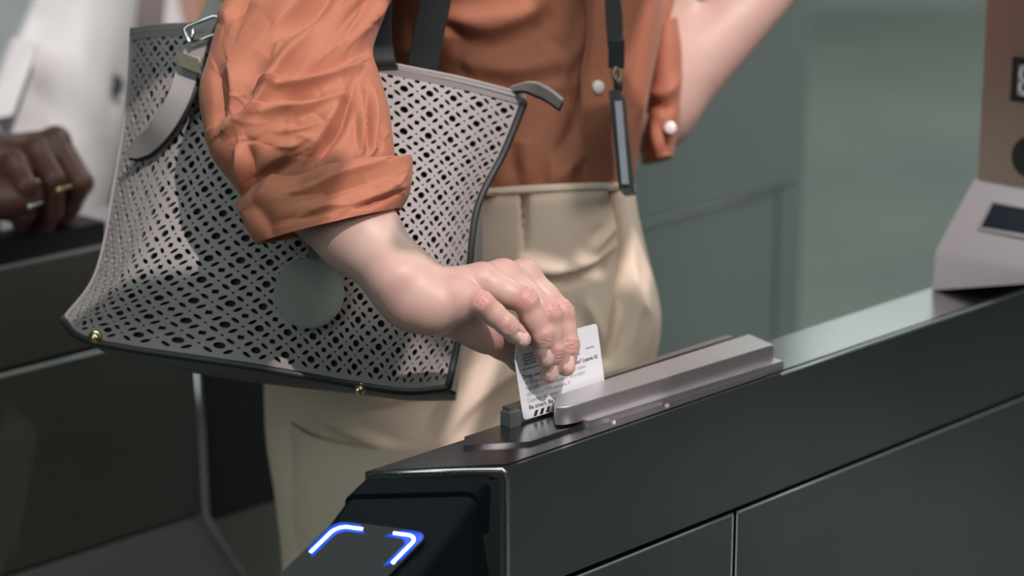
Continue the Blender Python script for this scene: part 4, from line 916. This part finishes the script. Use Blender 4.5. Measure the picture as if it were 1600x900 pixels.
# handle: front strap up over the shoulder, its buckle and loose tail; rear strap
h1 = PA(np.array([(296, 108, 1.785), (306, 74, 1.785), (320, 44, 1.788), (338, 6, 1.795), (362, -50, 1.81), (400, -130, 1.82), (440, -205, 1.84), (500, -262, 1.87), (560, -275, 1.93)], float))
V_, F_ = strap_vf(spline(h1, 50), RX * .0098 + UP * .0035, .004); wobj('handle', V_, F_, M['leather'], bag)
h2 = PA(np.array([(598, 108, 1.785), (590, 86, 1.785), (586, 40, 1.815), (590, -60, 1.86), (588, -180, 1.885), (575, -262, 1.90), (540, -275, 1.93)], float))
V_, F_ = strap_vf(spline(h2, 40), RX * .0125, .004); wobj('handle', V_, F_, M['strap'], bag)
h3 = PA(np.array([(657, 140, 1.84), (662, 96, 1.845), (670, 50, 1.865), (680, 0, 1.88), (684, -60, 1.885), (670, -170, 1.89), (630, -265, 1.95)], float))
V_, F_ = strap_vf(spline(h3, 40), RX * .0125, .004); wobj('handle', V_, F_, M['strap'], bag)
tl = PA(np.array([(298, 88, 1.780), (290, 122, 1.776), (276, 160, 1.774), (252, 200, 1.780), (226, 226, 1.795), (200, 241, 1.808)], float)); tl = spline(tl, 40)
tg_ = np.gradient(tl, axis=0); tg_ /= np.linalg.norm(tg_, axis=1)[:, None]; sd_ = np.cross(FW, tg_); sd_ /= np.linalg.norm(sd_, axis=1)[:, None]; sd_ *= np.sign((sd_ @ RX).mean())
tw = np.interp(np.linspace(0, 1, 40), [0, .8, .93, 1], [.0090, .0084, .0062, .0022])[:, None] * sd_
V_, F_ = strap_vf(tl, tw, .0036); wobj('strap_tail', V_, F_, M['leather'], bag)
V_, F_ = strap_vf(tl + FW * .0038 + sd_ * .0028, tw * .9, .003); wobj('strap_edge', V_, F_, M['edge'], bag)
def barloop(c, hw, hh, r, mt_, name, tilt=.35):
    a = RX * math.cos(tilt) + UP * math.sin(tilt); u = UP * math.cos(tilt) - RX * math.sin(tilt)
    pts = [c + a * hw * x + u * hh * y for x, y in ((-1, -1), (1, -1), (1, 1), (-1, 1))]; out = []
    for k in range(4):
        p, q = pts[k], pts[(k + 1) % 4]; out += [p + (q - p) * t for t in (.12, .5, .88)]
    out = np.array(out + [out[0]]); V_, F_ = tube_vf(out, r, 8); return wobj(name, V_, F_, mt_, bag)
barloop(P(318, 46, 1.778), .0135, .0065, .0017, M['chrome'], 'buckle'); V_, F_ = tube_vf([P(302, 42, 1.777), P(300, 66, 1.775)], .0016, 8); wobj('buckle_pin', V_, F_, M['chrome'], bag)
kp = np.linspace(P(278, 92, 1.770), P(313, 105, 1.770), 6); V_, F_ = strap_vf(kp, UP * .0062 - RX * .002, .005); wobj('strap_keeper', V_, F_, M['brass'], bag)
# round charm hanging by a short loop
c = P(483, 458, 1.736); bm = bmesh.new()
for r, d in ((.0258, .0042), (.0243, .0056)):
    bmesh.ops.create_cone(bm, cap_ends=True, segments=72, radius1=r, radius2=r, depth=d)
bmesh.ops.bevel(bm, geom=[e for e in bm.edges if e.calc_face_angle(0) > .5], offset=.0006, segments=2, affect='EDGES', clamp_overlap=True)
nn = Vector(-FW * .96 + UP * .02 + RX * .05); bm.transform(nn.to_track_quat('Z', 'Y').to_matrix().to_4x4()); me = bpy.data.meshes.new('round_charm'); bm.to_mesh(me); bm.free()
mch = mat('charm_leather', (.27, .27, .245), .6, bump=.15, bscale=700); o = objm('round_charm', me, mch, bag, True, None, 40); o.location = Vector(rel(c, bag)); o['label'] = 'plain round leather charm'
V_, F_ = strap_vf(spline(np.array([P(489, 404, 1.736), P(491, 392, 1.735), P(493, 370, 1.742), P(498, 345, 1.752)]), 12), RX * .0042, .003); wobj('charm_loop', V_, F_, M['leather_dark'], bag)

# ================================================================== LANYARD
lan = empty('lanyard', tuple(P(970, 300, 1.88))); tag(lan, 'black neck lanyard with a slim badge holder seen edge-on', 'lanyard')
sp = spline(PA(np.array([(850, -292, 1.93), (935, -190, 1.875), (955, -60, 1.885), (957, 0, 1.882), (959, 40, 1.88), (962, 78, 1.878)], float)), 40)
V_, F_ = strap_vf(sp, RX * .0062 + FW * .005, .0016); wobj('neck_strap', V_, F_, M['strap'], lan)
sp2 = spline(PA(np.array([(720, -290, 1.93), (830, -230, 1.868), (930, -120, 1.872), (958, 0, 1.885), (962, 78, 1.88)], float)), 40); V_, F_ = strap_vf(sp2, RX * .0060 + FW * .004, .0016); wobj('neck_strap', V_, F_, M['strap'], lan)
bm = box_bm(-.0062, .0062, -.004, .004, -.011, .011); o = bmobj('strap_buckle', bm, M['strap'], lan, bevel=.0015); o.location = Vector(rel(P(963, 84, 1.876), lan))
V_, F_ = tube_vf(spline(np.array([P(963, 104, 1.876), P(958, 116, 1.874), P(966, 128, 1.874), P(970, 118, 1.876), P(964, 106, 1.876)]), 24), .0017, 8); wobj('hook', V_, F_, M['brass'], lan)
V_, F_ = tube_vf(np.array([P(966, 126, 1.876), P(966, 142, 1.876)]), .0035, 10); wobj('hook_swivel', V_, F_, M['strap'], lan)
ax = P(976, 296, 1.868) - P(960, 142, 1.874); hl = np.linalg.norm(ax); ax /= hl; wvec = RX * .13 + FW * .99; wvec -= (wvec @ ax) * ax; wvec /= np.linalg.norm(wvec); tv2 = np.cross(ax, wvec)
def slab3(c0, L_, w_, t_, name, mt_, par):
    q = []
    for z in (0, 1):
        for a, b_ in ((-1, -1), (1, -1), (1, 1), (-1, 1)): q.append(c0 + ax * L_ * z + wvec * w_ * a + tv2 * t_ * b_)
    bm = solid_bm(rel(np.array(q), par), HEX); return bmobj(name, bm, mt_, par, bevel=.0012)
c0 = P(960, 142, 1.874) + wvec * .022
slab3(c0, hl, .028, .0042, 'badge_holder', M['edge'], lan)
V_, F_ = strap_vf(np.array([P(966, 158, 1.8655) , P(971, 220, 1.862), P(977, 288, 1.8585)]), RX * .0029, .0016); o = wobj('badge_card', V_, F_, M['badge'], lan)

# ================================================================== OTHER TRAVELLERS
def figure(name, label, pelvis, front, height, skin_mat, arm=None, hand=False):
    e = empty(name, (pelvis[0], pelvis[1], 0)); tag(e, label, 'person')
    k = height / 1.7; base = np.array([pelvis[0], pelvis[1], 0.]); f_ = np.array([*front, 0.]); f_ /= np.linalg.norm(f_); r_ = np.array([f_[1], -f_[0], 0])
    j = dict(front=f_, pelvis=base + ZV * .95 * k, waist=base + ZV * 1.08 * k, chest=base + ZV * 1.26 * k, neck=base + ZV * 1.45 * k + f_ * .01, head=base + ZV * 1.575 * k + f_ * .03)
    for s_, q in (('r', 1), ('l', -1)):
        j[s_ + 'shoulder'] = base + ZV * 1.39 * k + r_ * q * .18 * k; j[s_ + 'elbow'] = base + ZV * 1.10 * k + r_ * q * .23 * k; j[s_ + 'wrist'] = base + ZV * .88 * k + r_ * q * .24 * k + f_ * .08
        j[s_ + 'hip'] = base + ZV * .90 * k + r_ * q * .075; j[s_ + 'knee'] = base + ZV * .49 * k + r_ * q * .085 + f_ * .02; j[s_ + 'ankle'] = base + ZV * .075 + r_ * q * .09 + f_ * (.08 if q > 0 else -.06)
    if arm: j.update(arm)
    return e, j
def finish_figure(e, j, skin_mat, top_mat, leg_mat, extra=None, hair_mat=None, shoe_mat=None):
    V, F = coarse_body(j, .010)
    fl = np.zeros(len(V))
    if extra: V, F = join_vf((V, F), extra)
    b = wobj('body', V, F, skin_mat, e)
    pts = [j['pelvis'] - ZV * .10, j['pelvis'], j['waist'], j['chest'], (j['chest'] + j['neck']) / 2 + ZV * .05]
    r_ = np.cross(j['front'], ZV); rings = []
    for p, w_, d_ in zip(pts, (.195, .20, .185, .205, .16), (.15, .15, .14, .145, .10)):
        rings.append([p + r_ * w_ * math.cos(a) + j['front'] * d_ * math.sin(a) for a in np.linspace(0, 2 * math.pi, 120, endpoint=False)])
    return b, cr(np.array(rings), np.linspace(0, 4, 90))
def leg_tubes(e, j, material):
    for s_ in 'rl':
        c = spline([j[s_ + 'hip'] + ZV * .05, j[s_ + 'knee'], j[s_ + 'ankle'] + ZV * .01], 24); V, F = tube_vf(c, np.linspace(.105, .075, 24), 24, caps=False); wobj('trouser_leg', V, F, material, e)
        an = j[s_ + 'ankle']; g = Field(an - .17, an + .2, .008); g.cap(an - ZV * .035, an - ZV * .03 + j['front'] * .15, .045, .036, .02); V, F = g.mesh(); V[:, 2] = np.maximum(V[:, 2], .003); wobj('shoe', V, F, M['shoe'], e)
def head_hair(e, j):
    hc = j['head'] + ZV * .045 - j['front'] * .015; g = Field(hc - .14, hc + .14, .008); g.ball(hc, .098, .02); g.cap(j['head'] + j['front'] * .12 - ZV * .06, j['head'] + j['front'] * .15 - ZV * .02, .085, .07, .02, op='cut'); V, F = g.mesh(); wobj('hair', V, F, M['hair'], e)

# traveller in the white jacket, hand on the second turnstile
pv = P(20, 300, 2.62)
wp, wj = figure('person', 'person in white button-up jacket gripping the second turnstile, rings on fingers', (pv[0] - .02, pv[1] + .02), (.86, -.5), 1.74, M['skin2'])
wj['rwrist'] = P(-70, 262, 2.16); wj['relbow'] = P(-330, 130, 2.36); wj['rhand'] = wj['pelvis']
def fist():
    e_ = lambda *a: P(*a); lo = P(-150, 420, 2.0); pts = np.array([e_(-90, 240, 2.2), e_(150, 380, 2.05), e_(20, 180, 2.25), e_(20, 400, 2.1)])
    f = Field(pts.min(0) - .05, pts.max(0) + .05, .0025); wr = e_(-75, 258, 2.16)
    mc = [e_(22, 262, 2.105), e_(58, 240, 2.135), e_(84, 228, 2.165), e_(88, 222, 2.20)]
    pi = [e_(40, 292, 2.088), e_(84, 282, 2.112), e_(122, 288, 2.14), e_(128, 286, 2.175)]
    di = [e_(38, 330, 2.10), e_(82, 330, 2.125), e_(110, 322, 2.155), e_(112, 318, 2.18)]
    ti = [e_(32, 350, 2.125), e_(72, 352, 2.145), e_(96, 346, 2.17), e_(98, 340, 2.19)]
    for m_, q in zip(mc, (.017, .018, .018, .017)): f.cap(wr, m_, .023, .0125, .014)
    f.cap(e_(0, 300, 2.12), e_(60, 318, 2.15), .021, .018, .014); f.cap(wr, e_(10, 300, 2.12), .024, .02, .02)
    f.cap(P(-200, 190, 2.22), wr, .030, .024, .02)
    for a, b_, c_, d_ in zip(mc, pi, di, ti): f.cap(a, b_, .0125, .0108, .006); f.cap(b_, c_, .0108, .0095, .003); f.cap(c_, d_, .0095, .008, .003); f.ball(a + UP * .004 - FW * .002, .0105, .006)
    f.cap(e_(20, 315, 2.17), e_(70, 350, 2.19), .014, .010, .01)
    return f.mesh()
FV, FQ = fist()
wbody, JV = finish_figure(wp, wj, M['skin2'], None, None, extra=(FV, FQ))
rg = [P(92, 297, 2.0995), P(47, 323, 2.083)]
JF = [(.010, 26, [(60, 60), (40, 110), (15, 190)]), (-.012, 22, [(50, 130), (80, 175), (90, 230)]), (.008, 30, [(130, 20), (120, 110), (150, 200)]), (-.007, 24, [(185, 110), (182, 150), (175, 180)]), (-.006, 22, [(60, 10), (75, 50), (70, 80)])]
JK = [(-150, -440, 70, -440, 2.62, .07, 0), (-250, -395, 170, -395, 2.62, .12, 0), (-330, -330, 225, -330, 2.62, .16, 0), (-330, -140, 222, -140, 2.60, .16, 0), (-300, 0, 214, 0, 2.59, .15, 0), (-290, 90, 204, 95, 2.585, .15, 0), (-280, 180, 192, 190, 2.58, .15, 0), (-280, 270, 174, 280, 2.575, .15, 0), (-280, 350, 158, 352, 2.57, .15, 0), (-280, 460, 150, 460, 2.57, .15, 0)]
jk, JKV = cloth('jacket', loft(JK, 90, 140, .9), True, M['jacket'], wp, JF, .004, 22, 31, .003)
p = surf_at(JKV, 179, 138) - FW * .004; bt = button(jk, p, -FW + .4 * RX, .0125, 'button', M['darkcloth']); bt.location = Vector(rel(p, wp)); bt['label'] = 'dark round jacket button'
SL2 = np.array([wj['rshoulder'] * .55 + wj['neck'] * .45 + ZV * .0, wj['rshoulder'] + ZV * .005, wj['rshoulder'] * .5 + wj['relbow'] * .5, wj['relbow'], P(-190, 190, 2.25), P(-60, 245, 2.165)]); V_, F_ = tube_vf(spline(SL2, 44), np.interp(np.linspace(0, 1, 44), [0, .22, .6, 1], [.078, .082, .066, .048]), 28); wobj('sleeve', V_, F_, M['jacket'], wp)
SL3 = np.array([wj['lshoulder'] * .55 + wj['neck'] * .45, wj['lshoulder'] + ZV * .005, wj['lelbow'], wj['lwrist'] + ZV * .03]); V_, F_ = tube_vf(spline(SL3, 30), np.linspace(.085, .05, 30), 24); wobj('sleeve', V_, F_, M['jacket'], wp)
fp = [P(-40, 40, 2.40), P(60, 68, 2.415), P(20, 180, 2.40), P(-40, 190, 2.40)]; fpv = np.array(fp + [q + FW * .006 for q in fp]); wobj('pocket_flap', fpv, HEX, M['jacket'], wp, smooth=False)
for q, nm_, mt_ in ((rg[0], 'gold_ring', M['gold']), (rg[1], 'silver_ring', M['chrome'])):
    t = np.linspace(0, 2 * math.pi, 20); pts = q + FW * .0105 + np.outer(np.cos(t), RX * .9 + UP * .4) * .0100 + np.outer(np.sin(t), FW) * .0100; V_, F_ = tube_vf(pts, .0009, 8, caps=False); o = wobj(nm_, V_, F_, mt_, wp); o.parent = wbody
    bm = bmesh.new(); bmesh.ops.create_icosphere(bm, subdivisions=2, radius=.0028); me = bpy.data.meshes.new('ring_stone'); bm.to_mesh(me); bm.free(); s_ = objm('ring_stone', me, mt_, wp); s_.location = Vector(rel(q - FW * .0015, wp)); s_.parent = wbody
leg_tubes(wp, wj, M['darkcloth']); head_hair(wp, wj)

# traveller in tan ribbed knit behind the bag
pv = P(300, 300, 3.25)
tp, tj = figure('person', 'person in tan ribbed knit top, mostly hidden behind the tote bag', (pv[0], pv[1]), (.7, -.7), 1.7, M['skin'])
tb_, TVV = finish_figure(tp, tj, M['skin'], None, None)
RB = [(330, -330, 470, -330, 3.25, .07, 0), (250, -300, 550, -300, 3.22, .11, 0), (236, -250, 560, -250, 3.20, .14, 0), (238, -120, 560, -120, 3.20, .14, 0), (250, 0, 560, 0, 3.20, .14, 0), (256, 60, 552, 60, 3.20, .135, 0), (252, 200, 552, 200, 3.20, .14, 0), (244, 340, 560, 340, 3.20, .15, 0)]
Vk = loft(RB, 420, 120, .95); n_ = grid_normals(Vk); zz = Vk[..., 2]; Vk = Vk + n_ * (.0016 * np.sign(((n_ * (Vk - Vk.mean(1, keepdims=True))).sum(-1)).mean()) * np.sin(zz * 2 * math.pi / .0052))[..., None]
wobj('knit_top', Vk.reshape(-1, 3), grid_faces(420, 120, True), M['tan'], tp)
V_, F_ = strap_vf(spline(PA(np.array([(232, -200, 2.74), (230, -60, 2.73), (224, 40, 2.70), (206, 160, 2.70), (182, 260, 2.70), (168, 335, 2.70)], float)), 40), RX * .021 + FW * .01, .012); wobj('coat_edge', V_, F_, M['greycloth'], tp)
for q in 'rl':
    V_, F_ = tube_vf(spline(np.array([tj[q + 'shoulder'] * .55 + tj['neck'] * .45, tj[q + 'shoulder'], tj[q + 'elbow'], tj[q + 'wrist'] + ZV * .03]), 30), np.linspace(.08, .045, 30), 24); wobj('sleeve', V_, F_, M['tan'], tp)
leg_tubes(tp, tj, M['cream']); head_hair(tp, tj)
